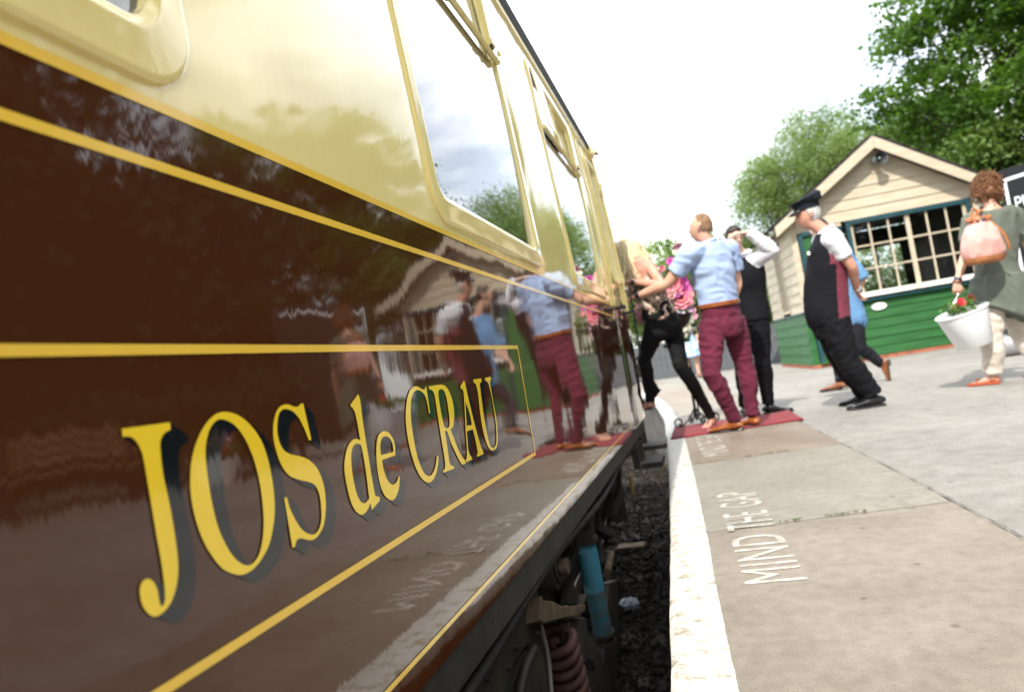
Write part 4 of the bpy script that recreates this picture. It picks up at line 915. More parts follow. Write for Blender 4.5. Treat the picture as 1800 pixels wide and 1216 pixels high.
def tree(name, label, base, blobs, nclus, nper, spread, size, kind, trunk_r=.16, flat=.6, droop=.25, asp=.55, group=None, shell=.45, seed=1):
    rng = np.random.default_rng(seed); base = V3(base); t = empty(name, tuple(base)); tag(t, label, 'tree', group)
    cs = []; w = np.array([b[1][0] * b[1][1] * b[1][2] for b in blobs]); w = w / w.sum()
    for b, k in zip(blobs, w):
        m = max(3, int(nclus * k)); d = rng.normal(size=(m, 3)); d /= np.linalg.norm(d, axis=1)[:, None]; r = shell + (1 - shell) * rng.random(m) ** .7
        pp = d * r[:, None] * np.array(b[1]); pp *= (1 + .35 * pnoise(d * 2.2 + seed)[:, None]); cs.append(pp + V3(b[0]))
    cs = np.concatenate(cs); v, n = leaves(cs, nper, spread, size, flat, droop, asp, rng)
    link('crown', leaf_mesh('crown', v, n), LM[kind], t)
    mb = MB(); top = np.mean([V3(b[0]) for b in blobs], 0); mid = base * .5 + top * .5
    mb.tube([base - (0, 0, .3), base + (top - base) * .25 + rng.normal(size=3) * .05, mid, top], [trunk_r * 1.25, trunk_r, trunk_r * .7, trunk_r * .25], n=10, smooth=4)
    for c in cs[rng.permutation(len(cs))[:26]]:
        f = rng.uniform(.3, .85); s0 = base + (top - base) * f; m = (s0 + c) / 2 + (0, 0, .2)
        mb.tube([s0, m, c], [trunk_r * .30, trunk_r * .16, trunk_r * .05], n=5, smooth=2)
    mb.build('trunk', M['bark'], t, smooth=60); return t
def gp(px, py, depth): p = V3(at(px, py, depth)); return p
def gb(px, depth):
    p = V3(at(px, 600, depth)); p[2] = -.1; return p
# tall dark tree at upper right
T = 16.5
tree('sycamore_tree', 'tall dark green tree leaning in over the hut at upper right', gb(1880, T), [(gp(1790, 40, T), (3.0, 2.4, 1.9)), (gp(1930, -60, T), (3.4, 3, 2.6)), (gp(1700, 150, T - .6), (1.9, 1.7, .9)), (gp(1640, 215, T), (1.25, 1.2, .75)), (gp(1745, -40, T), (2.0, 2, 1.2)), (gp(1780, 215, T), (1.7, 1.6, .9)), (gp(2000, 150, T), (2.2, 2.2, 2.2))],
     330, 210, .30, .12, 'dark', .24, .38, .35, .7, seed=3)
tree('understorey_tree', 'low bright green tree just behind the right hut eave', gb(1770, 15.6), [(gp(1745, 262, 15.6), (1.1, 1.0, .55)), (gp(1820, 300, 15.6), (1.1, .9, 1.0))], 90, 150, .25, .10, 'mid', .10, .45, .3, .7, seed=5)
tree('dense_tree', 'dark tree filling the gap behind the hut ridge', gb(1650, 25), [(gp(1620, 265, 25), (2.6, 2.0, 1.8)), (gp(1720, 250, 25), (2.9, 2.0, 2.1)), (gp(1560, 290, 25), (1.3, 1.3, 1.3))], 220, 150, .42, .13, 'mid', .18, .5, .2, .6, seed=9)
for i, (px, py, lab) in enumerate(((1545, 480, 'left'), (1640, 470, 'right'))):
    q = gp(px, py, 31.); tree('garden_shrub', 'pale green shrub seen through the ' + lab + ' half of the hut window', gb(px, 31.), [(q, (2.0, .8, 1.9)), (q + (.9, .1, -1.2), (1.6, .8, 1.2)), (q + (-1.1, 0, -.6), (1.4, .8, 1.6))], 170, 120, .2, .09, 'willow', .06, .8, .1, .6, 'shrubs behind the hut', seed=80 + i)
# feathery willow behind the hut
T = 23.
tree('willow_tree', 'feathery pale green willow behind the hut roof', gb(1400, T), [(gp(1415, 330, T), (2.0, 1.8, 2.0)), (gp(1345, 380, T), (1.3, 1.2, 1.6)), (gp(1455, 255, T), (1.2, 1.1, 1.2)), (gp(1340, 295, T), (.8, .8, 1.0)), (gp(1405, 225, T), (.55, .6, 1.0)), (gp(1490, 320, T), (1.3, 1.2, 1.5)), (gp(1330, 470, T), (.9, 1, 1.4))],
     420, 170, .26, .10, 'willow', .15, .85, .0, .34, seed=11, shell=.3)
# far bushes beyond the end of the platform
for i, (px, py, T, rx, rz, kind, lab) in enumerate(((1150, 470, 40, 2.2, 1.9, 'willow', 'pale far tree behind the blonde woman'), (1210, 470, 44, 2.6, 2.6, 'willow', 'pale far tree beyond the flowers, left of the short-haired man'), (1275, 480, 38, 2.0, 2.2, 'mid', 'green far tree behind the two men at the carpet'), (1325, 500, 30, 1.6, 2.2, 'mid', 'green bush between the waiter and the hut'), (1090, 510, 46, 3.0, 1.8, 'mid', 'low far tree mostly hidden by the coach end'))):
    c = gp(px, py, T); tree('background_tree', lab, gb(px, T), [(c, (rx, rx, rz)), (c + (rx * .5, .4, -rz * .7), (rx, rx, rz)), (c + (-rx * .6, .2, -rz * .8), (rx * .9, rx, rz * .8)), (c - (0, 0, rz * 1.2), (rx * 1.2, rx, rz))], 150, 110, .38, .19, kind, .2, .7, .1, .5, 'trees beyond the platform end', seed=20 + i)
# trees and hedge to the right, out of frame but mirrored in the coach side
for i, (x, y, h, rr, kind, lab) in enumerate(((9.6, 14.0, 7.4, 2.4, 'shade', 'farthest of the dark trees mirrored in the coach side'), (11.2, 10.6, 10.6, 3.0, 'shade', 'second dark tree mirrored in the coach side'), (11.2, 7.2, 12.5, 3.2, 'shade', 'third dark tree mirrored in the coach side'), (11.8, 3.0, 12.5, 3.4, 'shade', 'tall tree mirrored at the left end of the coach side'), (11.0, -1.5, 8.0, 3.0, 'shade', 'tree nearest the camera mirrored in the coach side'))):
    b = V3((x, y, 0)); tree('trackside_tree', lab, b, [(b + (0, 0, h * .66), (rr, rr, h * .30)), (b + (-.3, -.6, h * .38), (rr * 1.0, rr, h * .25)), (b + (.4, .8, h * .32), (rr * 1.0, rr, h * .28))], 230, 100, .48, .24, kind, .2, .5, .3, .65, 'trees right of the platform', seed=40 + i)
nx, ny = 30, 50; xs = np.linspace(12.5, 34, nx); ys = np.linspace(-16, 25, ny); gx, gy = np.meshgrid(xs, ys); P = np.stack([gx.ravel(), gy.ravel(), np.zeros(gx.size)], 1)
P[:, 2] = -.3 + 24.0 * (1 - np.exp(-np.maximum(0, P[:, 0] - 12.5) / 4.5)) * np.clip((25 - P[:, 1]) / 9, 0, 1) * np.clip((P[:, 1] + 18) / 5, 0, 1) + .7 * pnoise(P * .55 + 4) + .35 * pnoise(P * 1.7)
hl_ = MB(); hl_.v = [tuple(q) for q in P]; hl_.f = [(j * nx + i, j * nx + i + 1, (j + 1) * nx + i + 1, (j + 1) * nx + i) for j in range(ny - 1) for i in range(nx - 1)]; hl_.m = [0] * len(hl_.f)
tag(hl_.build('sky_block_hill', mat('sky_block_green', (.012, .022, .006), .95, .1, col2=(.045, .065, .016), vscale=2.2, bump=.8, bscale=9), smooth=180, fix=False), kind='structure')  # unseen bank, added to block sky gaps between the trees in the coach reflection
for i, (x, y, h) in enumerate(((3.5, -17, 7), (-6.5, -19, 8), (9, -20, 7.5), (-1.5, -26, 8))):
    b = V3((x, y, 0)); tree('rear_tree', ('first', 'second', 'third', 'fourth')[i] + ' of the trees behind the viewer, mirrored in the hut window', b, [(b + (0, 0, h * .62), (2.6, 2.6, h * .36)), (b + (0, .5, h * .3), (2.6, 2.6, h * .3))], 150, 80, .45, .26, 'mid', .2, .6, .2, .65, 'trees behind the viewer', seed=60 + i)
hl = [(4.9, 9.6), (6.0, 8.0), (7.4, 6.3), (8.3, 4.2), (8.8, 1.5), (9.0, -3.0)]
cs = []
for a, b in zip(hl[:-1], hl[1:]):
    L_ = math.dist(a, b)
    for k in range(int(L_ * 26)):
        t = random.random(); cs.append((a[0] + (b[0] - a[0]) * t + random.gauss(0, .22), a[1] + (b[1] - a[1]) * t + random.gauss(0, .22), random.uniform(.05, 1.35)))
v, n = leaves(cs, 70, .14, .10, .8); hg = leaf_mesh('hedge', v, n); tag(link('hedge', hg, LM['shade']), 'clipped dark hedge along the right of the platform', 'hedge')

# ================================================================== PEOPLE
M['skin'] = mat('skin', (.56, .30, .21), .5, .4, col2=(.62, .36, .26), vscale=9)
M['skin_red'] = mat('skin_ruddy', (.50, .24, .165), .5, .4, col2=(.58, .31, .225), vscale=9)
M['skin_pale'] = mat('skin_pale', (.66, .42, .32), .5, .4, col2=(.70, .47, .37), vscale=9)
M['eye'] = mat('eye_dark', (.03, .02, .015), .2, .5); M['lip'] = mat('lips', (.42, .14, .12), .45, .4)
M['leather'] = mat('brown_leather', (.20, .07, .025), .3, .5, var=.3, vscale=20)
M['tan'] = mat('tan_leather', (.34, .105, .025), .25, .6, col2=(.22, .055, .012), vscale=12)
M['blackleather'] = mat('black_leather', (.012, .012, .013), .2, .6)
def cloth(name, col, var=.10, rough=.85, sheen=.05, bs=260): return mat(name, col, rough, .15, var=var, vscale=5, bump=.35, bscale=bs, sheen=sheen if max(col) > .05 else 0)

def head_fn(long=1.0, jaw=1.0):
    """shape of a head in (side, front, up) units of its half sizes"""
    def f(d):
        x, y, z = d; 
        w = 1.0; dep_ = 1.0
        if z < .1: w -= .30 * jaw * min(1, (.1 - z)) ** 1.5
        if z < -.2 and y < 0: dep_ -= .55 * min(1, (-.2 - z) / .7)      # nape
        yy = y * dep_; xx = x * w
        if y > 0:
            yy *= (1 - .10 * abs(x))
            if z < -.75: yy += .10 * (1 - abs(x))                        # chin
            b = math.exp(-((z - .20) / .10) ** 2) * math.exp(-(x / .55) ** 2); yy += .05 * b       # brow
            for s in (-.36, .36): yy -= .09 * math.exp(-((x - s) / .18) ** 2 - ((z - .04) / .10) ** 2)   # sockets
            yy += .22 * math.exp(-(x / .15) ** 2) * max(0, 1 - abs(z + .24) / .30) * (1.15 if z > -.24 else .8)      # nose
            yy += .05 * math.exp(-(x / .30) ** 2 - ((z + .60) / .10) ** 2)   # mouth
            if z < -.05: yy *= 1.02
        return np.array((xx, yy, z))
    return f

def seg(a, b, n): return [a + (b - a) * t for t in np.linspace(0, 1, n)]

class Person:
    def __init__(s, name, label, base, k=1.0, skin='skin', female=False, group=None, vox=.0075):
        s.root = empty(name, tuple(base)); tag(s.root, label, 'person', group); s.k = k; s.J = {}; s.skin = skin; s.fem = female; s.vox = vox; s.belly = 0.
        s.d0 = dep(base); s.bare = False
    def j(s, **kw):
        for n, v in kw.items(): s.J[n] = V3(at(v[0], v[1], s.d0 + (v[2] if len(v) > 2 else 0)))
        return s
    # ---- frames
    def prep(s):
        J = s.J; s.pel = (J['hipL'] + J['hipR']) / 2; s.sh = (J['shL'] + J['shR']) / 2
        s.up = nrm(s.sh - s.pel); s.hs = nrm(J['hipR'] - J['hipL']); s.ss = nrm(J['shR'] - J['shL'])
        s.fwd = nrm(np.cross(s.up, s.ss)) ; s.hf = nrm(np.cross(s.up, s.hs))
        if 'face' not in J: s.face = s.fwd
        return s
    def torso(s, mb, ex=0., lo=-.16, hi=1.13, neck=True, shw=1.0, exf=0.):
        k = s.k; up = s.up
        if s.fem: sec = [(-.16, .125, .115, 0), (-.03, .185, .135, -.005), (.16, .165, .12, 0), (.42, .130, .10, .005), (.66, .148, .125, .02), (.84, .155, .118, .012), (.97, .148, .088, -.005), (1.06, .098, .068, -.01), (1.13, .060, .055, -.01)]
        else: sec = [(-.16, .13, .12, 0), (-.03, .168, .128, -.008), (.16, .164, .120, 0), (.42, .158, .113, .0), (.66, .178, .128, .008), (.84, .188, .122, .0), (.97, .178, .092, -.01), (1.06, .118, .074, -.012), (1.13, .070, .062, -.010)]
        sec = np.array(sec); ts = [lo] + [t for t in sec[:, 0] if lo + .03 < t < hi - .03] + [hi]
        P = []; RR = []; SD = []
        for t in ts:
            w, d, f = [float(np.interp(t, sec[:, 0], sec[:, i])) for i in (1, 2, 3)]
            b = s.belly * math.exp(-((t - .30) / .25) ** 2); tt = float(np.clip(t, 0, 1))
            sd = nrm(s.hs * (1 - tt) + s.ss * tt); fw = nrm(np.cross(up, sd))
            P.append(s.pel + (s.sh - s.pel) * t + fw * (f * k + b * .55)); RR.append((w * k * (shw if t > .8 else 1) + ex, d * k + ex + exf + b * .6)); SD.append(sd)
        mb.tube(P, RR, side=SD, n=28, smooth=4)
    def neckhead(s, mb):
        J = s.J; k = s.k; hc = J['head']; f = nrm(J['face'] - hc) if 'face' in J else s.fwd
        u = nrm(J['top'] - hc) if 'top' in J else s.up
        f = nrm(f - u * f.dot(u)); sd = np.cross(f, u); s.hfw, s.hup, s.hsd = f, u, sd
        hh = .118 * k; s.hh = hh
        mb.ball(hc, (.076 * k, .098 * k, hh), sd, f, u, nu=40, nv=30, fn=head_fn())
        nb = s.sh + s.up * .045; base = hc - u * hh * .55 - f * .018 * k
        mb.tube([nb, (nb + base) / 2 + f * -.004, base, hc - f * .01], [.064 * k, .056 * k, .056 * k, .05 * k], n=16, smooth=3)
        for e in (-1, 1):
            c = hc + sd * e * .073 * k - f * .012 * k - u * .006
            mb.tube([c + u * .030 * k - f * .004, c + u * .018 * k + sd * e * .012 - f * .01, c - u * .008 * k + sd * e * .010 - f * .004, c - u * .030 * k + f * .004], [.007 * k, .013 * k, .011 * k, .008 * k], n=8, smooth=3)
    def arm(s, mb, sd, ex=0., t0=0., t1=1., hand=True):
        J = s.J; k = s.k * (.88 if s.fem else 1.); a, b, c = J['sh' + sd], J['el' + sd], J['wr' + sd]
        inn = s.sh * .35 + a * .65 - s.up * .01
        pts = [inn, a, a + (b - a) * .30, a + (b - a) * .65, b, b + (c - b) * .30, b + (c - b) * .65, c]
        rr = [.062, .060, .054, .047, .041, .043, .035, .026]
        n = len(pts); q0, q1 = int(round(t0 * (n - 1))), int(round(t1 * (n - 1)))
        mb.tube(pts[q0:q1 + 1], [r * k + ex for r in rr[q0:q1 + 1]], n=14, smooth=3)
    def hand(s, mb, sd, palm, curl=.5, spread=.05, dirv=None):
        """palm: direction the palm faces"""
        J = s.J; k = s.k * (.90 if s.fem else 1.); w = J['wr' + sd]; ax = nrm(dirv if dirv is not None else w - J['el' + sd]); pn = nrm(np.asarray(palm, float) - ax * np.dot(palm, ax)); cr_ = np.cross(ax, pn)
        th = cr_ if sd == 'L' else -cr_                        # thumb side
        if s.__dict__.get('thumb' + sd): th = -th
        L_ = .085 * k; pc = w + ax * L_
        mb.tube([w - ax * .01, w + ax * .02, w + ax * .055, pc], [(.026 * k, .018 * k), (.034 * k, .017 * k), (.040 * k, .016 * k), (.038 * k, .013 * k)], side=th, n=12, smooth=2)
        for i, (o, ln) in enumerate(((.029, .070), (.010, .080), (-.010, .075), (-.028, .058))):
            p = pc + th * o * k - ax * .012; d = nrm(ax + th * spread * (1.5 - i)); pts = [p]
            for q, (fr, bend) in enumerate(((.45, .5), (.32, .9), (.23, .6))):
                ang = curl * bend * 1.2; d = nrm(d * math.cos(ang) + pn * math.sin(ang)); pts.append(pts[-1] + d * ln * k * fr)
            mb.tube(pts, [.0095 * k, .0090 * k, .0085 * k, .0070 * k], n=8, smooth=2)
        p = w + ax * .028 + th * .026 * k; d = nrm(ax * .75 + th * .65 + pn * .35); pts = [p]
        for fr, bend in ((.034, 0), (.030, .5), (.024, .5)):
            d = nrm(d * math.cos(curl * bend) + (pn * .6 - th * .5) * math.sin(curl * bend)); pts.append(pts[-1] + d * fr * k)
        mb.tube(pts, [.013 * k, .0110 * k, .0098 * k, .0078 * k], n=8, smooth=2)
    def leg(s, mb, sd, ex=0., t0=0., t1=1., flare=0.):
        J = s.J; k = s.k * (.95 if s.fem else 1.); a, b, c = J['hip' + sd], J['kn' + sd], J['an' + sd]; 
        back = -s.hf
        pts = [a + s.up * .03, a + (b - a) * .22, a + (b - a) * .55, a + (b - a) * .85, b, b + (c - b) * .28 + back * .012, b + (c - b) * .60 + back * .004, b + (c - b) * .88, c]
        rr = [.090, .092, .078, .063, .058, .060, .047, .040, .041]
        n = len(pts); q0, q1 = int(round(t0 * (n - 1))), int(round(t1 * (n - 1)))
        R_ = [r * k + ex * (1 if i > 1 else .6) + flare * max(0, i - 4) / 4 for i, r in enumerate(rr)]
        mb.tube(pts[q0:q1 + 1], R_[q0:q1 + 1], n=16, smooth=3)
    def foot_frame(s, sd):
        J = s.J; a, t = J['an' + sd], J['toe' + sd]; h = J['heel' + sd] if 'heel' + sd in J else None
        return a, t, h
    def shoe(s, sd, m, sole=None, h=.075, w=.046, lift=.0, L_=.285, updir=(0, 0, 1), name='shoe'):
        J = s.J; k = s.k; hl, tp = J['heel' + sd], J['toe' + sd]; ax = nrm(tp - hl); u = V3(updir); u = nrm(u - ax * u.dot(ax)); L_ = np.linalg.norm(tp - hl); sdv = np.cross(ax, u)
        mb = MB(); P = []; RR = []
        for t, ww, hh in ((0., .55, .45), (.04, .80, .78), (.15, .88, 1.0), (.30, .84, 1.05), (.45, .86, .86), (.62, 1.0, .64), (.80, 1.0, .48), (.93, .80, .36), (1.0, .45, .22)):
            hh = h * hh; P.append(hl + ax * L_ * t + u * (hh * .5 + .010)); RR.append((w * ww, hh * .5))
        mb.tube(P, RR, side=sdv, n=16, smooth=3)
        an = J['an' + sd]; mb.tube([hl + ax * L_ * .22 + u * h * .7, an - u * .02], [.045 * k, .042 * k], n=14)
        o = link(name, fuse(mb, .006, 3), m, s.root)
        mb = MB(); lp = []; 
        for t, ww in ((-.01, .45), (.02, .78), (.12, .86), (.35, .72), (.6, 1.0), (.8, 1.02), (.95, .78), (1.02, .38)): lp.append((t, ww))
        poly = [hl + ax * L_ * t + sdv * w * 1.05 * ww for t, ww in lp] + [hl + ax * L_ * t - sdv * w * 1.05 * ww for t, ww in lp[::-1]]
        mb.prism(poly, u * .014); mb.box(hl + ax * L_ * .12 - u * .008, (w * 1.7, L_ * .26, .016), sdv, ax, u); mb.build('sole', sole or M['blackleather'], o, bevel=.003)
        return o
    def barefoot(s, mb, sd, h=.06, w=.040):
        J = s.J; hl, tp = J['heel' + sd], J['toe' + sd]; ax = nrm(tp - hl); u = V3((0, 0, 1)); u = nrm(u - ax * u.dot(ax)); L_ = np.linalg.norm(tp - hl); sdv = np.cross(ax, u); P = []; RR = []
        for t, ww, hh in ((0., .5, .5), (.06, .75, .9), (.2, .80, 1.1), (.4, .85, .95), (.6, 1.0, .62), (.82, 1.0, .38), (.92, .9, .3)):
            P.append(hl + ax * L_ * t + u * (h * hh * .5 + .008)); RR.append((w * ww, h * hh * .5))
        mb.tube(P, RR, side=sdv, n=14, smooth=3); mb.tube([hl + ax * L_ * .2 + u * h * .6, J['an' + sd]], [.038, .036], n=12)
        for i in range(5):
            o = (i - 2) * .016; mb.tube([hl + ax * L_ * .88 + sdv * o + u * .014, hl + ax * L_ * (1.0 - abs(i - 1) * .02) + sdv * o + u * .012], [.009, .008], n=8)
        return hl, ax, u, sdv, L_
    def body(s, legs=True):
        mb = MB(); s.torso(mb); s.neckhead(mb)
        for sd in 'LR': s.arm(mb, sd)
        if legs:
            for sd in 'LR': s.leg(mb, sd)
        s.extra_body(mb); o = link('body', fuse(mb, s.vox * .75, 2), M[s.skin], s.root); s.bodyo = o
        f, u, sd, k, hc = s.hfw, s.hup, s.hsd, s.k, s.J['head']
        for e in (-1, 1): MB().ball(hc + sd * e * .029 * k + f * .083 * k + u * .006, (.0125, .008, .006), sd, f, u, 10, 6).build('eye', M['eye'], o, smooth=180)
        MB().tube([hc + f * .092 * k - u * .069 * k - sd * .022, hc + f * .101 * k - u * .069 * k, hc + f * .092 * k - u * .069 * k + sd * .022], [.003, .006, .003], n=8, smooth=3).build('mouth', M['lip'], o, smooth=180)
        return o
    def extra_body(s, mb): pass
    def folds(s, amp=.006, sc=(9, 9, 16), fine=.002, cut=None):
        o = s.root.location; o = V3(o); r = RNG.random(3) * 50
        def fn(co, no):
            q = (co - o); w = .10 * np.stack([pnoise(q * 5 + r), pnoise(q * 5 + r + 9), pnoise(q * 5 + r + 21)], 1)
            a = pnoise((q + w) * np.array(sc) + r); d = amp * (1 - np.abs(a) * 3) + fine * pnoise((q + w) * np.array(sc) * 3.1 + r)
            return co + no * d[:, None]
        return fn
    def hair_cap(s, m, thick=.012, low=-.25, front=.35, amp=.006, sc=60, name='hair', back_low=-.55, side_low=None):
        """shell over the skull; low = how far it comes down at the sides"""
        f, u, sd, k, hc = s.hfw, s.hup, s.hsd, s.k, s.J['head']; fn0 = head_fn(); mb = MB(); nu, nv = 64, 36; vs = []; ok = []
        for jj in range(nv + 1):
            ph = math.pi * jj / nv
            for i in range(nu):
                th = 2 * math.pi * i / nu; d = np.array((math.sin(ph) * math.cos(th), math.sin(ph) * math.sin(th), math.cos(ph))); q = fn0(d)
                if d[1] > .25: lim = front * (1 - .0 * abs(d[0])) + .15 * (1 - abs(d[0]))
                elif d[1] > -.2: lim = (side_low if side_low is not None else low) + max(0, d[1] + .05) * 1.6
                else: lim = back_low
                ok.append(d[2] > lim); e = thick / .09
                n_ = q * (1 + e); vs.append(hc + sd * n_[0] * .076 * k + f * n_[1] * .098 * k + u * n_[2] * s.hh)
        fs = [(jj * nu + i, (jj + 1) * nu + i, (jj + 1) * nu + (i + 1) % nu, jj * nu + (i + 1) % nu) for jj in range(nv) for i in range(nu) if ok[jj * nu + i] and ok[(jj + 1) * nu + i]]
        me = MB().add(vs, fs).mesh('hair'); n = len(me.vertices); co = np.empty(n * 3); me.vertices.foreach_get('co', co); co = co.reshape(-1, 3); no = np.empty(n * 3); me.vertex_normals.foreach_get('vector', no); no = no.reshape(-1, 3)
        co += no * (amp * pnoise((co - V3(s.root.location)) * sc))[:, None]; me.vertices.foreach_set('co', co.ravel()); me.update(); me.shade_smooth()
        o = link(name, me, m, s.root); sf = o.modifiers.new('t', 'SOLIDIFY'); sf.thickness = .012; sf.offset = -1; return o
    def strands(s, m, starts, dirs, L_, n, r=.004, wav=.02, name='hair', grav=.5, seed=0):
        rng = np.random.default_rng(seed); mb = MB()
        for i in range(n):
            p = V3(starts[i % len(starts)]) + rng.normal(size=3) * .012; d = nrm(V3(dirs[i % len(dirs)]) + rng.normal(size=3) * .15); l = L_ * rng.uniform(.75, 1.15); pts = [p]
            for q in range(6):
                d = nrm(d + np.array((0, 0, -grav)) * .35 + rng.normal(size=3) * wav * 4); pts.append(pts[-1] + d * l / 6)
            mb.tube(pts, [r, r * 1.4, r * 1.5, r * 1.4, r * 1.2, r, r * .3], n=5, smooth=2)
        return mb.build(name, m, s.root, smooth=180, fix=False)
    def top(s, m, name='shirt', ex=.014, lo=-.03, sleeve=.43, amp=.006, sc=(8, 8, 14), vox=.009, hi=1.10):
        mb = MB(); s.torso(mb, ex, lo, hi)
        if sleeve:
            for sd in 'LR': s.arm(mb, sd, ex + .006, 0, sleeve if np.isscalar(sleeve) else sleeve[sd])
        o = link(name, fuse(mb, vox, 3, s.folds(amp, sc)), m, s.root); return o
    def trousers(s, m, ex=.018, amp=.007, hi=.34, t1=1.0, flare=0., name='trousers', sc=(9, 9, 13), vox=.010, tex=None):
        mb = MB(); s.torso(mb, ex if tex is None else tex, -.16, hi)
        for sd in 'LR': s.leg(mb, sd, ex, 0, t1, flare)
        return link(name, fuse(mb, vox, 3, s.folds(amp, sc)), m, s.root)
    def belt(s, m, t=.36, ex=.022, h=.017):
        mb = MB(); sec = []
        c = s.pel + (s.sh - s.pel) * t; sd = nrm(s.hs * (1 - t) + s.ss * t); P = [c - s.up * h, c - s.up * h * .8, c + s.up * h * .8, c + s.up * h]; w = (.160 if not s.fem else .138) * s.k + ex; d = .117 * s.k + ex + s.belly * .3
        fw = nrm(np.cross(s.up, sd)); P = [p + fw * s.belly * .4 for p in P]
        mb.tube(P, [(w, d), (w + .004, d + .004), (w + .004, d + .004), (w, d)], side=sd, n=36); return mb.build('belt', m, s.root, smooth=40)
    def collar(s, m):
        b = s.sh + s.up * .060; f, u = s.hfw, nrm(s.J['head'] - s.sh); k = s.k
        mb = MB().tube([b - u * .012, b + u * .012, b + u * .034, b + u * .036, b + u * .018], [.086 * k, .073 * k, .067 * k, .073 * k, .092 * k], n=28); return mb.build('collar', m, s.root, smooth=60)
    def watch(s, sd, m, face=True, t=.93, r=.034):
        J = s.J; a, b = J['el' + sd], J['wr' + sd]; d = nrm(b - a); c = a + (b - a) * t; k = s.k * (.88 if s.fem else 1)
        mb = MB().tube([c - d * .012, c - d * .010, c + d * .010, c + d * .012], [r * k * .95, r * k * 1.08, r * k * 1.08, r * k * .95], n=20); o = mb.build('watch_strap', m, s.root, smooth=40)
        if face:
            v = nrm(CAM_np - c); v = nrm(v - d * v.dot(d)); MB().cyl(c + v * r * k * .95, c + v * (r * k * 1.05 + .008), .017, 18).build('watch_face', M['chrome'], o, smooth=40)
CAM_np = V3(CAM)
TOV = nrm(-V3(FW))           # towards the viewer
RT, UPV = V3(CX), V3(CY)

# ---------------------------------------------------------------- man in blue shirt and plum trousers
k1 = crop(1060, 340, 360 / 952)
p = Person('person', 'short-haired man in pale blue shirt and plum trousers reaching to the coach door', ground(1290, 757), 1.0, 'skin')
p.j(head=(1232, 400, .02), top=(1233, 340, .02), face=(1160, 405, .25), shL=(1214, 445, -.10), shR=(1281, 440, .13), elL=(1172, 499, -.02), wrL=(1119, 521, .14), elR=(1296, 496, .17), wrR=(1288, 532, -.02 + .12),
    hipL=(1250, 572, -.05), hipR=(1288, 565, .09), knL=(1250, 656, -.12), knR=(1310, 646, .10), anL=(1284, 733, -.04), anR=(1319, 736, .12))
p.J['heelL'] = V3(ground(1307, 755)); p.J['toeL'] = p.J['heelL'] + V3((-.285, .06, .0)); p.J['heelR'] = V3(ground(1334, 749)); p.J['toeR'] = p.J['heelR'] + V3((-.16, .24, 0))
for sd in 'LR': p.J['an' + sd] = p.J['heel' + sd] + nrm(p.J['toe' + sd] - p.J['heel' + sd]) * .055 + V3((0, 0, .095))
p.prep(); p.k = 1.0
p.extra_body = lambda mb: (p.hand(mb, 'L', (0, 0, -1), .55, dirv=V3((-.9, .5, -.1))), p.hand(mb, 'R', (-1, 0, 0), .5))
p.body()
bs = cloth('blue_shirt', (.35, .45, .67), .05); p.top(bs, 'shirt', .020, .25, .43, .011, (7, 7, 12)); p.collar(bs)
p.trousers(cloth('plum_trousers', (.115, .018, .038), .12), .012, .010, .30, sc=(9, 9, 17)); p.belt(M['tan'], .27, .030)
for sd in 'LR': p.shoe(sd, M['tan'])
p.hair_cap(mat('cropped_hair', (.20, .12, .07), .8, .2, var=.3, vscale=40), .002, .12, .62, .001, 90, 'hair', -.35)
p.watch('L', mat('grey_strap', (.08, .09, .10), .4))

# ---------------------------------------------------------------- blonde woman stepping into the coach
p2 = w = Person('person', 'blonde woman in floral top and black trousers stepping up into the coach', ground(1246, 760), .93, 'skin_red', True)
w.j(head=(1102, 442, .32), top=(1093, 396, .29), face=(1076, 466, .72), shL=(1110, 474, .22), shR=(1140, 466, .14), elL=(1112, 520, .30), wrL=(1100, 510, .55), elR=(1163, 501, -.08), wrR=(1108, 495, .12),
    hipL=(1152, 575, .22), hipR=(1181, 573, .32), knL=(1132, 632, .38), knR=(1196, 643, .20), anL=(1147, 700, .45), anR=(1240, 722, .06))
w.J['heelR'] = V3(ground(1255, 748)); w.J['toeR'] = w.J['heelR'] + V3((-.02, -.21, 0)) * .9 + V3((-.06, 0, 0)); w.J['anR'] = w.J['heelR'] + V3((-.005, -.04, .09))
w.J['heelL'] = V3(at(1152, 718, w.d0 + .48)); w.J['toeL'] = w.J['heelL'] + V3((-.19, .06, -.01)); w.J['anL'] = w.J['heelL'] + V3((-.03, .01, .08))
w.prep()
def eb(mb):
    w.hand(mb, 'R', (-.3, .2, -1), .8, dirv=V3((-.9, .3, .1))); w.hand(mb, 'L', (0, 1, 0), .8); w.ff = [w.barefoot(mb, sd) for sd in 'LR']
w.extra_body = eb
w.body()
fl = mat('floral_fabric', (.60, .36, .30), .8, .2, col2=(.045, .075, .035), vscale=26, detail=2.0, lo=.44, hi=.60)
t_ = fl.node_tree; rp_ = [n for n in t_.nodes if n.type == 'VALTORGB'][0].color_ramp; e = rp_.elements.new(.36); e.color = (.66, .12, .07, 1); e = rp_.elements.new(.40); e.color = (.74, .60, .50, 1); rp_.elements[0].color = (.75, .62, .52, 1)
w.top(fl, 'floral_top', .010, .16, 0, .006, hi=.90); w.trousers(cloth('black_trousers', (.010, .010, .011), .2, .8, .05), .008, .004, .42)
mb = MB(); hem = w.J['anL'] + V3((.01, 0, .06)); mb.tube([w.J['knL'] * .5 + w.J['anL'] * .5, hem + V3((.02, 0, 0)), hem + V3((.05, 0, -.03))], [(.055, .05), (.075, .05), (.085, .03)], n=14); mb.build('trouser_flare', MATS['black_trousers'], w.root, smooth=60)
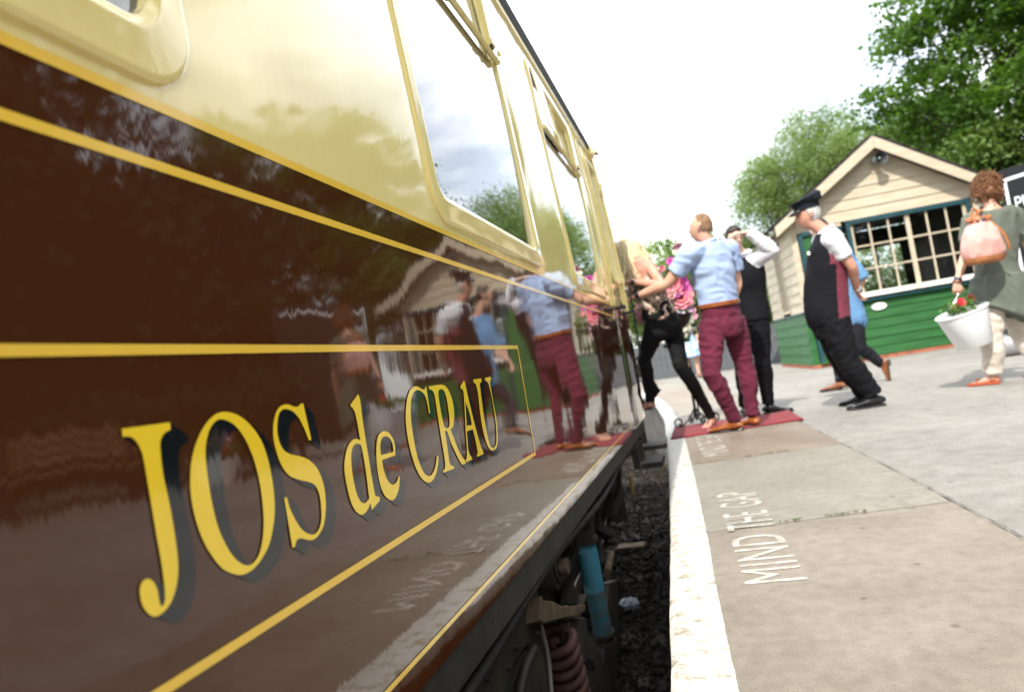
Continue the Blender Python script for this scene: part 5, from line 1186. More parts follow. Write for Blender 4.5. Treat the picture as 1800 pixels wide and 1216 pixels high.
for hl, ax, u, sdv, L_ in w.ff:
    mb = MB(); mb.tube([hl + ax * L_ * .02 + u * .055 - sdv * .03, hl - ax * .012 + u * .07, hl + ax * L_ * .05 + u * .07 + sdv * .036, hl + ax * L_ * .28 + u * .088, hl + ax * L_ * .05 + u * .07 - sdv * .036], .006, n=6, smooth=4)
    mb.tube([hl + ax * L_ * .72 - sdv * .040 + u * .005, hl + ax * L_ * .72 + u * .036, hl + ax * L_ * .72 + sdv * .040 + u * .005], .006, n=6, smooth=4); mb.tube([hl + ax * L_ * .72 + u * .036, hl + ax * L_ * .28 + u * .09], .005, n=6)
    poly = [hl + ax * L_ * t + sdv * .042 * q for t, q in ((0, .6), (.1, .9), (.4, .8), (.7, 1.1), (.95, .9), (1.05, .4))]; poly += [hl + ax * L_ * t - sdv * .042 * q for t, q in ((1.05, .4), (.95, .9), (.7, 1.1), (.4, .8), (.1, .9), (0, .6))]
    mb.prism(poly, u * .009); mb.build('sandal', M['blackleather'], w.root, smooth=40)
hm = mat('blonde_hair', (.70, .55, .28), .45, .4, col2=(.86, .76, .52), vscale=30, stretch=(3, 3, 1)); w.hair_cap(hm, .020, -.6, .45, .006, 40, 'hair', -.9)
st = []; di = []; hc, f, u, sd_ = w.J['head'], w.hfw, w.hup, w.hsd
for i in range(60):
    a = random.uniform(-2.6, 2.6); st.append(hc + u * random.uniform(.01, .10) + (-f * math.cos(a) * .085 + sd_ * math.sin(a) * .075)); di.append(-f * math.cos(a) * .3 + sd_ * math.sin(a) * .3 - u * .4 + np.array((.03, -.05, -.5)))
w.strands(hm, st, di, .34, 520, .0038, .022, 'long_hair', .8, 3); w.watch('R', M['chrome'], True, .86, .034)

# ---------------------------------------------------------------- waiter shading his eyes
g = Person('person', 'dark-haired man in black waistcoat and white shirt shading his eyes with one hand', ground(1362, 725), .985, 'skin_pale')
g.j(head=(1291, 420, .02), top=(1281, 365, .0), face=(1335, 430, -.45), shL=(1327, 459, -.08), shR=(1291, 462, .18), elL=(1358, 440, -.22), wrL=(1316, 408, -.22), elR=(1282, 515, .24), wrR=(1285, 560, .15),
    hipL=(1333, 560, -.03), hipR=(1304, 562, .08), knL=(1341, 640, -.06), knR=(1305, 645, .06), anL=(1351, 706, .0), anR=(1312, 712, .06))
g.J['heelL'] = V3(ground(1343, 727)); g.J['toeL'] = g.J['heelL'] + V3((.25, -.12, 0)); g.J['heelR'] = V3(ground(1306, 730)); g.J['toeR'] = g.J['heelR'] + V3((.13, -.24, 0))
for sd in 'LR': g.J['an' + sd] = g.J['heel' + sd] + nrm(g.J['toe' + sd] - g.J['heel' + sd]) * .06 + V3((0, 0, .095))
g.prep(); g.thumbL = True
g.extra_body = lambda mb: (g.hand(mb, 'L', (0, 0, -1), .15, dirv=V3((-1, -.1, .05))), g.hand(mb, 'R', (1, 0, 0), .5)); g.body()
ws = cloth('white_shirt', (.70, .70, .74), .02); g.top(ws, 'shirt', .012, .10, 1.0, .006); g.collar(ws); bv = cloth('black_waistcoat', (.008, .008, .011), .2); bt = cloth('black_suit', (.007, .007, .009), .2)
mb = MB(); g.torso(mb, .026, -.02, 1.05, shw=.92, exf=.006); g.vo = link('waistcoat', fuse(mb, .010, 2, g.folds(.003)), bv, g.root); g.trousers(bt, .014, .006, .30)
for i in range(4): q = g.pel + (g.sh - g.pel) * (.30 + .13 * i) + g.fwd * (.137 + .015 * (i > 1)); MB().ball(q + g.fwd * .012, .008, nu=8, nv=6).build('button', M['black'], g.vo)
q = g.pel + (g.sh - g.pel) * .80 + g.fwd * .176 - g.ss * .075; MB().box(q, (.075, .012, .028), g.ss, g.fwd, g.up).build('name_badge', M['wht'], g.root, bevel=.003)
for sd in 'LR': g.shoe(sd, M['blackleather'])
g.hair_cap(mat('dark_hair', (.022, .014, .010), .5, .4, var=.3, vscale=50), .014, -.05, .42, .005, 50, 'hair', -.55)
hc, f, u, sd_ = g.J['head'], g.hfw, g.hup, g.hsd; mb = MB()
for e in (-1, 1): mb.tube([hc + f * .103 + sd_ * e * .031 + u * .006 + (sd_ * math.cos(a) * .022 + u * math.sin(a) * .015) for a in np.linspace(0, 6.2832, 15)], .0028, n=6, caps=False); mb.tube([hc + f * .10 + sd_ * e * .053 + u * .010, hc + sd_ * e * .078 + u * .012 - f * .005], .0025, n=6)
mb.tube([hc + f * .106 - sd_ * .009 + u * .008, hc + f * .106 + sd_ * .009 + u * .008], .0028, n=6); mb.build('glasses', M['black'], g.root)

# ---------------------------------------------------------------- station man with peaked cap
c = Person('person', 'older man in peaked cap, white short-sleeved shirt and dark waistcoat', ground(1518, 713), 1.0, 'skin_red'); c.belly = .068
c.j(head=(1420, 378, .05), top=(1410, 322, .05), face=(1362, 394, .12), shL=(1464, 419, -.19), shR=(1444, 423, .21), elL=(1498, 470, -.20), wrL=(1506, 509, -.02), elR=(1430, 508, .27), wrR=(1425, 545, .20),
    hipL=(1466, 570, -.09), hipR=(1456, 572, .10), knL=(1492, 640, -.10), knR=(1482, 642, .07), anL=(1520, 694, -.06), anR=(1505, 694, .09))
c.J['heelL'] = V3(ground(1556, 711)); c.J['toeL'] = c.J['heelL'] + V3((-.30, -.02, 0)); c.J['heelR'] = V3(ground(1537, 706)); c.J['toeR'] = c.J['heelR'] + V3((-.28, .06, 0))
for sd in 'LR': c.J['an' + sd] = c.J['heel' + sd] + nrm(c.J['toe' + sd] - c.J['heel' + sd]) * .07 + V3((0, 0, .095))
c.prep()
c.extra_body = lambda mb: (c.hand(mb, 'L', (1, .3, 0), .45), c.hand(mb, 'R', (0, -1, 0), .6)); c.body()
c.top(ws, 'shirt', .012, .15, .48, .006); c.collar(ws)
M['plum'] = cloth('plum_satin', (.17, .035, .055), .15, .45)
mb = MB(); c.torso(mb, .026, .03, 1.06, shw=.93, exf=.006); vm = fuse(mb, .010, 2, c.folds(.003)); vo = link('waistcoat', vm, [bv, M['plum']], c.root)
cp = np.array([q.center for q in vm.polygons]); rel = (cp - c.pel) @ c.fwd; tz = (cp - c.pel) @ c.up; idx = ((rel < -.02) & (tz < .9)).astype(int); idx[(rel < .03) & (tz > .50)] = 1; vm.polygons.foreach_set('material_index', idx)
c.trousers(bt, .030, .010, .16, tex=.018); q = c.J['head'] + c.hfw * .07 - c.hup * .15; MB().tube([c.sh + c.fwd * .095 + c.up * .02, c.sh + c.fwd * .135 - c.up * .10, c.sh + c.fwd * .16 - c.up * .2], [(.018, .01), (.03, .008), (.035, .006)], side=c.ss, n=10).build('tie', mat('navy_tie', (.01, .02, .06), .5), c.root, smooth=50)
for sd in 'LR': c.shoe(sd, M['blackleather'], h=.08)
q = c.sh + c.fwd * .175 - c.up * .11 - c.ss * .10; MB().box(q, (.06, .012, .032), c.ss, c.fwd, c.up).build('name_badge', M['wht'], c.root, bevel=.003)
c.hair_cap(mat('grey_hair', (.42, .41, .40), .6, .3, var=.25, vscale=40), .010, -.30, .6, .004, 60, 'hair', -.55)
hc, f, u, sd_ = c.J['head'], c.hfw, c.hup, c.hsd; hw = hc + u * .058; capm = cloth('navy_cap', (.014, .017, .025), .2)
cu = nrm(u * 1.0 + f * .12); mb = MB().tube([hw - cu * .010, hw + cu * .010, hw + cu * .045, hw + cu * .062 - f * .006, hw + cu * .082 - f * .004, hw + cu * .092, hw + cu * .094], [(.086, .104), (.088, .106), (.092, .110), (.118, .136), (.124, .142), (.104, .122), (.02, .03)], side=sd_, n=40); pc = mb.build('peaked_cap', capm, c.root, smooth=50)
vs = []; 
for i in range(13):
    a = R(-62 + 124 * i / 12); b_ = hw + cu * .004 + f * .106 * math.cos(a) + sd_ * .090 * math.sin(a); t2 = hw - cu * .040 + f * (.106 * math.cos(a) + .062 * math.cos(a) ** .8) + sd_ * .094 * math.sin(a); vs += [b_, t2]
o = MB().add(vs, [(2 * i, 2 * i + 1, 2 * i + 3, 2 * i + 2) for i in range(12)]).build('peak', M['blackleather'], pc, smooth=60); sf = o.modifiers.new('t', 'SOLIDIFY'); sf.thickness = .004
c.watch('R', M['chrome'], True, .9); c.watch('L', M['chrome'], False, .95, .030)

# ---------------------------------------------------------------- man in blue shirt walking behind him
b = Person('person', 'man in light blue shirt and dark trousers walking behind the man in the cap', ground(1478, 682), .97, 'skin')
b.j(head=(1440, 402, .1), top=(1433, 352, .1), face=(1390, 412, .35), shL=(1480, 448, -.12), shR=(1462, 448, .2), elL=(1516, 490, -.15), wrL=(1498, 530, -.05), elR=(1452, 505, .25), wrR=(1437, 546, .2),
    hipL=(1500, 560, -.05), hipR=(1488, 560, .12), knL=(1512, 612, -.05), knR=(1470, 622, .10), anL=(1550, 640, .05), anR=(1476, 665, .10))
b.J['heelR'] = V3(ground(1489, 683)); b.J['toeR'] = b.J['heelR'] + V3((-.27, .08, 0)); b.J['anR'] = b.J['heelR'] + V3((-.05, .01, .095))
b.J['heelL'] = V3(at(1562, 632, b.d0 - .02)); b.J['toeL'] = V3(at(1566, 672, b.d0 - .02)); b.J['anL'] = V3(at(1550, 640, b.d0 + .03))
b.prep(); b.extra_body = lambda mb: (b.hand(mb, 'R', (0, -1, 0), .6), b.hand(mb, 'L', (1, 0, 0), .5)); b.body()
b.top(mat('denim_shirt', (.13, .27, .47), .8, .2, var=.1, vscale=6), 'shirt', .034, -.14, .60, .008); b.trousers(cloth('dark_navy_trousers', (.02, .02, .028), .2), .012, .006, .20)
b.shoe('R', M['leather']); b.shoe('L', M['leather'], mat('rubber_sole', (.06, .05, .045), .7), updir=(-1, .1, .2)); b.hair_cap(MATS['dark_hair'], .010, -.1, .45, .004, 50, 'hair', -.5)

# ---------------------------------------------------------------- woman with pink backpack and bucket, seen from behind
n = Person('person', 'woman with curly brown hair and grey-green top seen from behind, carrying a bucket', ground(1748, 674), .98, 'skin', True)
n.j(head=(1735, 336, .05), top=(1728, 280, .05), face=(1712, 350, .70), shL=(1708, 388, .04), shR=(1780, 376, .0), elL=(1697, 446, .02), wrL=(1682, 497, -.04), elR=(1812, 440, .05), wrR=(1822, 500, .15),
    hipL=(1738, 528, .04), hipR=(1780, 520, .02), knL=(1743, 602, .0), knR=(1800, 596, .10), anL=(1748, 655, .02), anR=(1838, 650, .25))
n.J['heelL'] = V3(ground(1757, 673)); n.J['toeL'] = n.J['heelL'] + V3((-.20, .11, 0)); n.J['anL'] = n.J['heelL'] + V3((-.03, .02, .085))
n.J['heelR'] = V3(ground(1850, 660)); n.J['toeR'] = n.J['heelR'] + V3((-.12, .20, 0)); n.J['anR'] = n.J['heelR'] + V3((-.02, .03, .085))
n.prep()
def eb2(mb): n.hand(mb, 'L', (.3, 1, 0), .95, dirv=V3((-.15, 0, -1))); n.hand(mb, 'R', (-1, 0, 0), .5); n.ff = [n.barefoot(mb, sd) for sd in 'LR']
n.extra_body = eb2; n.belly = .03; n.body()
gm = cloth('grey_green_jersey', (.115, .130, .105), .12); mb = MB(); n.torso(mb, .034, -.10, 1.08)
for sd in 'LR': n.arm(mb, sd, .024, 0, .43)
h0 = n.pel - n.up * .02; mb.tube([n.pel + n.up * .20, n.pel + n.up * .06, n.pel - n.up * .08, n.pel - n.up * .13 - n.hs * .02], [(.20, .17), (.238, .19), (.258, .205), (.265, .21)], side=n.hs, n=28, smooth=3)
link('jersey_top', fuse(mb, .010, 3, n.folds(.010, (11, 11, 5))), gm, n.root)
n.trousers(cloth('linen_trousers', (.56, .50, .43), .08), .030, .012, .12, .97, .0, sc=(8, 8, 16))
for hl, ax, u, sdv, L_ in n.ff:
    mb = MB(); om = mat('orange_leather', (.42, .085, .03), .45); poly = [hl + ax * L_ * t + sdv * .045 * q for t, q in ((-.03, .6), (.1, .95), (.4, .85), (.7, 1.1), (.95, .9), (1.05, .4))]; poly += [hl + ax * L_ * t - sdv * .045 * q for t, q in ((1.05, .4), (.95, .9), (.7, 1.1), (.4, .85), (.1, .95), (-.03, .6))]
    mb.prism(poly, u * .022); mb.tube([hl + ax * L_ * .66 - sdv * .046 + u * .01, hl + ax * L_ * .64 + u * .05, hl + ax * L_ * .66 + sdv * .046 + u * .01], [(.02, .005)] * 3, n=8, smooth=4); mb.tube([hl + ax * L_ * .25 - sdv * .04 + u * .03, hl - ax * .012 + u * .05, hl + ax * L_ * .25 + sdv * .04 + u * .03], [(.012, .004)] * 3, n=8, smooth=4); mb.build('sandal', om, n.root, smooth=40)
hb = mat('auburn_hair', (.11, .042, .018), .5, .4, col2=(.26, .12, .05), vscale=38); n.hair_cap(hb, .026, -.45, .40, .012, 45, 'hair', -.70)
hc, f, u, sd_ = n.J['head'], n.hfw, n.hup, n.hsd; st = []; di = []
for i in range(170):
    d = nrm(RNG.normal(size=3)); d = d if d @ u > -.45 else -d
    if d @ f > .5: d = d - f * 1.1
    d = nrm(d); st.append(hc + sd_ * (d @ sd_) * .092 + f * (d @ f) * .112 + u * (d @ u) * .134); di.append(d + RNG.normal(size=3) * .7)
n.strands(hb, st, di, .06, 800, .0030, .16, 'curls', .3, 5)
o = MB().ball(hc - sd_ * .082 - u * .055 - f * .0, .012, nu=12, nv=8).build('earring', mat('pearl', (.8, .78, .72), .2), n.root, smooth=180)
mb = MB(); mb.tube([hc - sd_ * .083 + f * .0 + u * .01, hc - sd_ * .074 + f * .095 + u * .012], .003, n=6); mb.build('glasses', M['chrome'], n.root)
n.watch('L', mat('navy_band', (.02, .04, .09), .5), False, .90, .036)
a_, b_ = n.J['elL'], n.J['wrL']; d_ = nrm(b_ - a_); c_ = a_ + (b_ - a_) * .99; MB().tube([c_ - d_ * .006, c_ + d_ * .006], [.036, .036], n=20).build('bracelet', M['leather'], n.root)

# ================================================================== small things held and standing about
# pink backpack
M['pink'] = cloth('pink_cotton', (.62, .34, .30), .10); M['bagtan'] = mat('bag_tan_leather', (.36, .14, .055), .5, .4, var=.2, vscale=15)
bc = V3(at(1726, 424, n.d0 - .27)); bu = nrm(n.up + RT * -.05); bn = nrm(TOV - bu * TOV.dot(bu)); bsd = np.cross(bu, bn)
bag = empty('backpack', tuple(bc)); tag(bag, 'small pink drawstring backpack with tan base on the woman\'s back', 'backpack')
prof = [(-.17, .10, .06), (-.165, .135, .08), (-.105, .165, .10), (-.02, .168, .102), (.06, .140, .09), (.125, .098, .068), (.165, .055, .04)]
def bagf(co, no): q = co - bc; return co + no * (.010 * (1 - 3 * np.abs(pnoise(np.stack([q @ bsd * 16, q @ bn * 10, q @ bu * 6], 1) + 7))))[:, None]
mb = MB(); mb.tube([bc + bu * t for t, _, _ in prof[1:]], [(w_, d_) for _, w_, d_ in prof[1:]], side=bsd, n=28, smooth=4); sk = link('sack', fuse(mb, .008, 2, bagf), M['pink'], bag)
MB().tube([bc + bu * t for t in (-.185, -.178, -.15, -.125)], [(.12, .07), (.150, .088), (.168, .102), (.171, .105)], side=bsd, n=32).build('base', M['bagtan'], bag, smooth=50)
for k in range(9):
    a = k / 9 * 6.283; q = bc + bu * .155 + bsd * math.cos(a) * .06 + bn * math.sin(a) * .045; MB().tube([q - bu * .02, q + bsd * math.cos(a) * .012 + bu * .02, q + bsd * math.cos(a) * .04 + bn * math.sin(a) * .03 + bu * .035], [(.012, .02), (.014, .022), (.02, .018)], n=8, smooth=2).build('gather', M['bagtan'], sk, smooth=60)
tp = bc + bu * .17; shl = n.J['shL'] + n.up * .075 + n.ss * .04
MB().tube([tp, tp + bu * .04 - bsd * .03 + bn * -.02, shl + TOV * .05, shl, shl - TOV * .08 - n.up * .03], [(.022, .004)] * 5, side=bsd, n=8, smooth=4).build('strap', M['bagtan'], bag, smooth=60)
MB().tube([tp + bsd * .02, tp + bu * .09 + bsd * -.01, tp + bu * .10 - bsd * .04, tp + bu * .04 - bsd * .06], .007, n=8, smooth=4).build('handle', M['bagtan'], bag, smooth=60)
MB().tube([tp + bsd * .05 + bn * .03, bc + bsd * .14 + bn * .07 + bu * .03, bc + bsd * .185 + bn * .05 - bu * .10], [(.012, .003)] * 3, n=6, smooth=4).build('side_strap', M['bagtan'], bag, smooth=60)
MB().ball(tp + bn * .055, .014, nu=10, nv=6).build('toggle', mat('toggle', (.03, .05, .10), .3), bag, smooth=180)

# white bucket with red flowers
kc = V3(at(1705, 560, n.d0 - .06)); ka = nrm(UPV * .96 + RT * .0 + V3((-.12, 0, .2))); kx = nrm(np.cross(ka, TOV)); 
ka = nrm(V3(at(1693, 552, n.d0)) - V3(at(1714, 604, n.d0))); top_c = V3(at(1690, 548, n.d0 - .06)); bot_c = V3(at(1714, 606, n.d0 - .06))
ka = nrm(top_c - bot_c); hgt = np.linalg.norm(top_c - bot_c) * 1.0
bk = empty('bucket', tuple(bot_c)); tag(bk, 'white bucket of red flowers hanging tilted from the woman\'s hand', 'bucket'); wm = mat('white_plastic', (.82, .82, .84), .35, .4)
MB().tube([bot_c, bot_c + ka * .004, bot_c + ka * hgt, bot_c + ka * hgt, bot_c + ka * (hgt * .2)], [.135, .140, .200, .194, .13], n=40).build('pail', wm, bk, smooth=40)
tc_ = bot_c + ka * hgt; e1 = nrm(np.cross(ka, TOV)); e2 = np.cross(e1, ka)
MB().tube([tc_ + e1 * 0.202 * math.cos(a) + e2 * 0.202 * math.sin(a) for a in np.linspace(0, 6.2832, 33)], .007, n=6, caps=False).build('rim', wm, bk, smooth=60)
hp_ = n.J['wrL'] + V3((0, 0, -.085)); MB().tube([tc_ + e1 * .200, tc_ * .4 + hp_ * .6 + e1 * .05, hp_, tc_ * .4 + hp_ * .6 - e1 * .05, tc_ - e1 * .200], .003, n=6, smooth=4).build('wire_handle', M['chrome'], bk, smooth=60)
LM['flowerleaf'] = leaf_mat('flower_leaf', (.05, .12, .02), (.12, .22, .05), .3)
cs = [tc_ + e1 * random.gauss(0, .06) + e2 * random.gauss(0, .06) + ka * random.uniform(-.02, .07) for _ in range(14)]
v, q = leaves(cs, 26, .03, .04, 1.0); link('foliage', leaf_mesh('foliage', v, q), LM['flowerleaf'], bk)
def rose(c, r, m, parent, ax=None, seed=0, name='flower'):
    rng = np.random.default_rng(seed); ax = nrm(ax if ax is not None else TOV + UPV * .5); a1 = nrm(np.cross(ax, (.3, .2, .9))); a2 = np.cross(ax, a1); mb = MB()
    for ringi, (cnt, rr, tilt, sz) in enumerate(((3, .18, .15, .45), (5, .40, .5, .6), (7, .68, .85, .72), (8, .92, 1.15, .8))):
        for i in range(cnt):
            th = 6.283 * (i + .5 * ringi + rng.uniform(-.15, .15)) / cnt; rad = a1 * math.cos(th) + a2 * math.sin(th); tan = -a1 * math.sin(th) + a2 * math.cos(th)
            base = c - ax * r * .3 + rad * r * rr * .35; updir = nrm(ax * math.cos(tilt) + rad * math.sin(tilt)); s_ = r * sz; vs = []
            for (u_, w_) in ((0, .15), (.4, .75), (.8, .95), (1.05, .55)):
                for e in (-1, 0, 1): vs.append(base + updir * s_ * u_ + tan * s_ * .55 * w_ * e + rad * s_ * (.12 * u_ * u_ * (1 if e else 1.3)) - rad * s_ * .08 * abs(e))
            mb.add(vs, [(3 * a + b, 3 * a + b + 1, 3 * a + b + 4, 3 * a + b + 3) for a in range(3) for b in range(2)])
    return mb.build(name, m, parent, smooth=180, fix=False)
FM = {'red': mat('petal_red', (.70, .06, .08), .6, .3, var=.2, vscale=60), 'coral': mat('petal_coral', (.86, .25, .30), .6, .3, var=.25, vscale=60), 'magenta': mat('petal_magenta', (.62, .12, .46), .6, .3, var=.25, vscale=60), 'lilac': mat('petal_lilac', (.74, .66, .84), .6, .3, var=.1, vscale=60),
      'white': mat('petal_cream', (.80, .80, .66), .6, .3, var=.1, vscale=60), 'pink': mat('petal_pink', (.82, .40, .52), .6, .3, var=.2, vscale=60), 'lily': mat('petal_lily', (.78, .56, .58), .6, .3, col2=(.62, .14, .12), vscale=70), 'orange': mat('petal_orange', (.75, .25, .14), .6, .3, var=.2, vscale=60)}
for i, (px, py, r_) in enumerate(((1690, 531, .035), (1707, 524, .03), (1680, 540, .022))): rose(V3(at(px, py, n.d0 - .06)), r_, FM['red'], bk, seed=i)

# flower stand
fd_ = dep(ground(1205, 752)) + .10; fb_ = V3(ground(1213, 748)); fs_ = empty('flower_stand', tuple(fb_)); tag(fs_, 'black wrought iron stand topped with pink, white and lilac flowers', 'flower stand')
ftop = V3(at(1196, 575, fd_)); fb_ = V3((ftop[0], ftop[1], .0))
MB().tube([fb_ + (0, 0, .05), fb_ + (0, 0, ftop[2])], .013, n=10).build('stem', M['black'], fs_, smooth=50); MB().tube([fb_ + (.03, .01, .08), fb_ + (.035, 0, .5), fb_ + (.02, .01, ftop[2] - .3)], .007, n=8, smooth=3).build('twist', M['black'], fs_, smooth=50)
for k in range(4):
    a = R(200 + 90 * k); d = V3((math.cos(a), math.sin(a), 0)); pts = [fb_ + (0, 0, .16) + d * .01, fb_ + (0, 0, .10) + d * .05, fb_ + (0, 0, .03) + d * .13]
    for t in np.linspace(0, 1, 14): an = R(-60 + 400 * t); rr = .045 * (1 - .6 * t); pts.append(fb_ + d * (.175 + rr * math.cos(an)) + V3((0, 0, .055 + rr * math.sin(an))))
    MB().tube(pts, .008, n=8, smooth=2).build('scroll_foot', M['black'], fs_, smooth=60)
MB().tube([ftop - (0, 0, .02), ftop + (0, 0, .06), ftop + (0, 0, .12)], [.05, .11, .15], n=20).build('bowl', M['black'], fs_, smooth=50)
LM['garland'] = leaf_mat('garland_leaf', (.018, .05, .012), (.13, .22, .06), .25)
cs = [V3(at(random.gauss(1182, 20), random.gauss(537, 22), fd_ + random.gauss(.07, .05))) for _ in range(80)] + [V3(at(random.uniform(1125, 1200), random.uniform(510, 565), fd_ + random.gauss(.12, .05))) for _ in range(60)] + [V3(at(random.gauss(1195, 5), random.uniform(575, 600), fd_ + random.gauss(.03, .03))) for _ in range(12)] + [V3(at(random.gauss(1186, 8), random.uniform(425, 500), fd_ + random.gauss(.03, .04))) for _ in range(9)]
v, q = leaves(cs, 24, .035, .065, 1.0); link('foliage', leaf_mesh('foliage', v, q), LM['garland'], fs_)
fl_ = [(1186, 501, .075, 'coral'), (1197, 522, .085, 'coral'), (1203, 497, .055, 'magenta'), (1183, 514, .05, 'magenta'), (1169, 513, .075, 'lily'), (1192, 544, .065, 'lilac'), (1205, 559, .058, 'white'), (1213, 545, .04, 'pink'), (1219, 555, .03, 'pink'), (1133, 541, .075, 'lily'), (1166, 546, .07, 'orange'), (1212, 533, .045, 'white'), (1206, 510, .045, 'magenta'), (1176, 527, .05, 'lily'),
       (1191, 434, .032, 'pink'), (1178, 459, .028, 'magenta'), (1164, 472, .022, 'coral'), (1189, 443, .026, 'white'), (1148, 553, .05, 'orange'), (1200, 577, .03, 'white'), (1186, 533, .03, 'white'), (1208, 575, .028, 'white'), (1128, 556, .05, 'lily'), (1192, 510, .04, 'pink'), (1178, 505, .04, 'pink'), (1208, 548, .045, 'lilac'), (1180, 548, .045, 'white'), (1196, 535, .04, 'pink'), (1172, 535, .045, 'pink'), (1202, 588, .028, 'white'), (1188, 560, .04, 'lilac'), (1140, 528, .05, 'white'), (1155, 530, .05, 'lily'), (1199, 566, .035, 'pink')]
for i, (px, py, r_, c_) in enumerate(fl_): rose(V3(at(px, py, fd_ - .05)), r_ * 1.2, FM[c_], fs_, TOV + RNG.normal(size=3) * .35, seed=100 + i)

# red carpet laid askew across the platform edge
q4 = [V3(ground(1179, 773)), V3(ground(1413, 738)), V3(ground(1386, 724)), V3(ground(1186, 752))]
cm_ = cloth('red_carpet', (.21, .028, .035), .15, .95, .1, 500); vs = []; nn, mm = 40, 14
for i in range(nn + 1):
    for j_ in range(mm + 1):
        a, b_ = i / nn, j_ / mm; p_ = (q4[0] * (1 - a) + q4[1] * a) * (1 - b_) + (q4[3] * (1 - a) + q4[2] * a) * b_
        p_ = p_.copy(); p_[2] = .012 + .005 * pnoise(np.array([[p_[0] * 5, p_[1] * 4, 0]]))[0] + (.010 * max(0, (a - .9) / .1) * (b_)); vs.append(p_)
o = MB().add(vs, [(i * (mm + 1) + j_, (i + 1) * (mm + 1) + j_, (i + 1) * (mm + 1) + j_ + 1, i * (mm + 1) + j_ + 1) for i in range(nn) for j_ in range(mm)]).build('carpet', cm_, smooth=180, fix=False)
bm = bmesh.new(); bm.from_mesh(o.data)
for f_ in bm.faces:
    if f_.normal.z < 0: f_.normal_flip()
bm.to_mesh(o.data); bm.free(); sf = o.modifiers.new('t', 'SOLIDIFY'); sf.thickness = .010; sf.offset = -1
tag(o, 'dark red carpet runner lying in front of the coach door', 'carpet')

# distant people beyond the flowers
def far_person(label, px, py, depth_extra, h, topc, botc, hairc, skirt=False, face=(0, -1, 0)):
    g0 = V3(ground(px, py)); P_ = Person('person', label, g0, h / 1.78, 'skin', skirt, 'people at the far end of the platform', .012); k = P_.k; f = nrm(V3(face)); s_ = np.cross(f, (0, 0, 1)) ; J = P_.J
    def q(s0, f0, z): return g0 + s_ * s0 * k + f * f0 * k + V3((0, 0, z * k))
    J.update(head=q(0, .02, 1.66), top=q(0, .02, 1.8), face=q(0, .5, 1.66), shL=q(-.18, 0, 1.43), shR=q(.18, 0, 1.43), elL=q(-.24, -.03, 1.15), elR=q(.24, -.03, 1.15), wrL=q(-.22, .06, .93), wrR=q(.22, .06, .93), hipL=q(-.09, 0, .93), hipR=q(.09, 0, .93), knL=q(-.10, .05, .50), knR=q(.10, -.02, .50), anL=q(-.10, .06, .09), anR=q(.10, -.08, .09), heelL=q(-.10, .0, 0), toeL=q(-.11, .26, 0), heelR=q(.10, -.14, 0), toeR=q(.11, .12, 0))
    P_.prep(); P_.extra_body = lambda mb: (P_.hand(mb, 'L', f, .5), P_.hand(mb, 'R', f, .5)); P_.body()
    P_.top(topc, 'top', .02, -.03, .43, .006, vox=.014)
    if skirt:
        mb = MB().tube([q(0, 0, 1.08), q(0, 0, .92), q(0, 0, .55)], [.15 * k, .21 * k, .28 * k], n=24, smooth=3); link('skirt', fuse(mb, .014, 2, P_.folds(.012, (16, 16, 3))), botc, P_.root)
    else: P_.trousers(botc, .02, .006, .3, vox=.014)
    for sd in 'LR': P_.shoe(sd, M['leather'])
    P_.hair_cap(hairc, .014, -.2, .42, .005, 50, 'hair', -.6)
bl = mat('print_dress', (.62, .68, .80), .8, .2, col2=(.16, .32, .60), vscale=9); dk = cloth('charcoal_top', (.05, .05, .055), .2)
far_person('distant woman in grey top and blue and white print skirt below the flowers', 1222, 664, 0, 1.68, cloth('grey_top', (.25, .24, .24)), bl, MATS['dark_hair'], True, (.3, -1, 0))
far_person('distant person in red top seen past the blonde woman\'s knee', 1146, 655, 0, 1.55, cloth('red_top', (.50, .05, .05)), cloth('blue_shorts', (.05, .10, .35)), MATS['auburn_hair'], False, (-.5, -1, 0))
far_person('distant person in white top and black trousers seen past the blonde woman\'s knee', 1160, 656, 0, 1.70, ws, bt, MATS['dark_hair'], False, (.4, -1, 0))

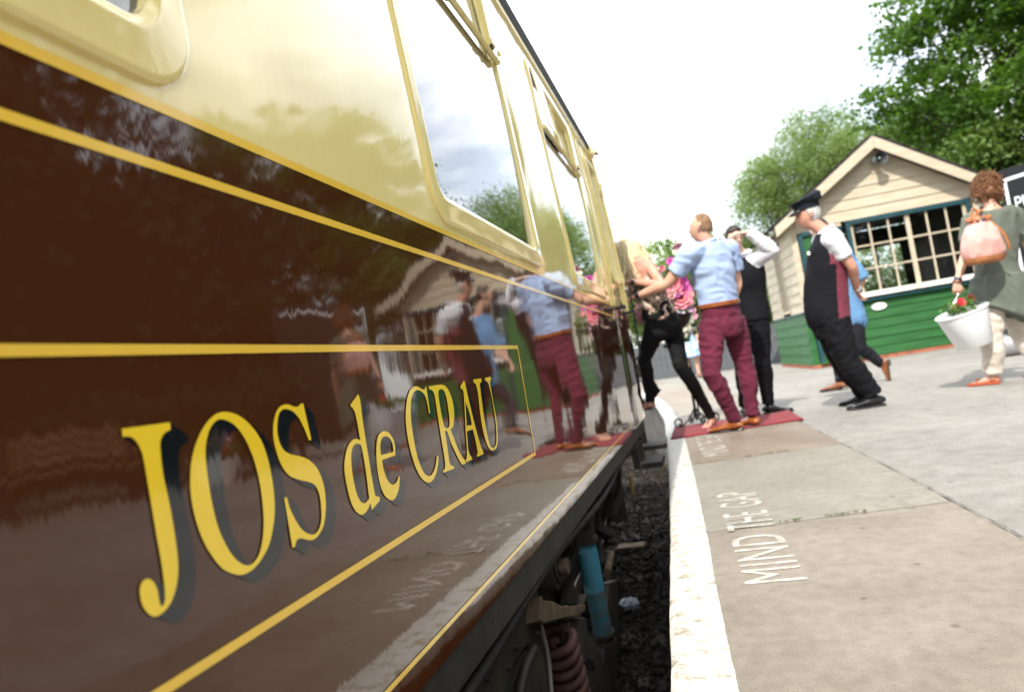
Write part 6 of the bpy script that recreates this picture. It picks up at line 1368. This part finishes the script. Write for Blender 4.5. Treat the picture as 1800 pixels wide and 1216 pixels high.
# crushed plastic bag on the track
q = V3(ground(*o8(1470, 655), -.93)); mb = MB().ball(q, (.07, .045, .04)); me = fuse(mb, .006, 0, lambda co, no: co + no * (.028 * pnoise((co) * 45))[:, None]); tag(link('plastic_bag', me, mat('clear_plastic', (.45, .50, .58), .15, .6)), 'crumpled clear plastic bag lying on the track ballast', 'litter')
q = V3(ground(1110, 962, -.95)); MB2 = MB().box(q, (.25, .16, .05)); tag(MB2.build('track_board', M['rust'], bevel=.006), 'short dusty board lying in the gap beyond the damper', 'board')

# benches and tubs right of the frame, mirrored in the coach side
def bench(x, y, rz, label):
    t = empty('bench', (x, y, 0), rz); tag(t, label, 'bench', 'benches by the hedge'); wdm = mat('bench_wood', (.24, .13, .07), .6, .3, var=.3, vscale=8, stretch=(1, 8, 1)); rot = Matrix.Rotation(rz, 3, 'Z')
    def bx(nm, c, s_, m): 
        o = MB().box((0, 0, 0), s_).build(nm, m); o.parent = t; o.location = c
    for i in range(4): bx('seat_slat', (0, -.18 + .11 * i, .45), (1.5, .09, .03), wdm)
    for i in range(3): bx('back_slat', (0, .24 + .02 * i, .60 + .13 * i), (1.5, .03, .10), wdm)
    for s_ in (-.62, .62): bx('leg', (s_, -.15, .22), (.06, .06, .44), M['black']); bx('leg', (s_, .22, .45), (.06, .06, .9), M['black'])
bench(6.0, 6.6, R(-55), 'first wooden bench by the hedge, mirrored in the coach side'); bench(7.2, 3.0, R(-75), 'second wooden bench by the hedge, mirrored in the coach side')
for i, (x, y) in enumerate(((5.2, 8.0), (6.8, 4.9), (7.6, 1.4))):
    t = empty('flower_tub', (x, y, 0)); tag(t, ('first', 'second', 'third')[i] + ' white flower tub right of the frame, mirrored in the coach side', 'flower tub', 'flower tubs by the hedge')
    MB().tube([(x, y, 0), (x, y, .35), (x, y, .36), (x, y, .30)], [.22, .30, .27, .26], n=24).build('tub', M['hwhite'], t, smooth=40)
    v, q = leaves([(x + random.gauss(0, .13), y + random.gauss(0, .13), random.uniform(.34, .55)) for _ in range(30)], 20, .05, .06); link('foliage', leaf_mesh('foliage', v, q), LM['flowerleaf'], t)
    for k in range(9): rose(V3((x + random.gauss(0, .14), y + random.gauss(0, .14), random.uniform(.45, .62))), .06, FM[('pink', 'red', 'coral')[k % 3]], t, V3((-.4, -.3, 1)), seed=200 + k)
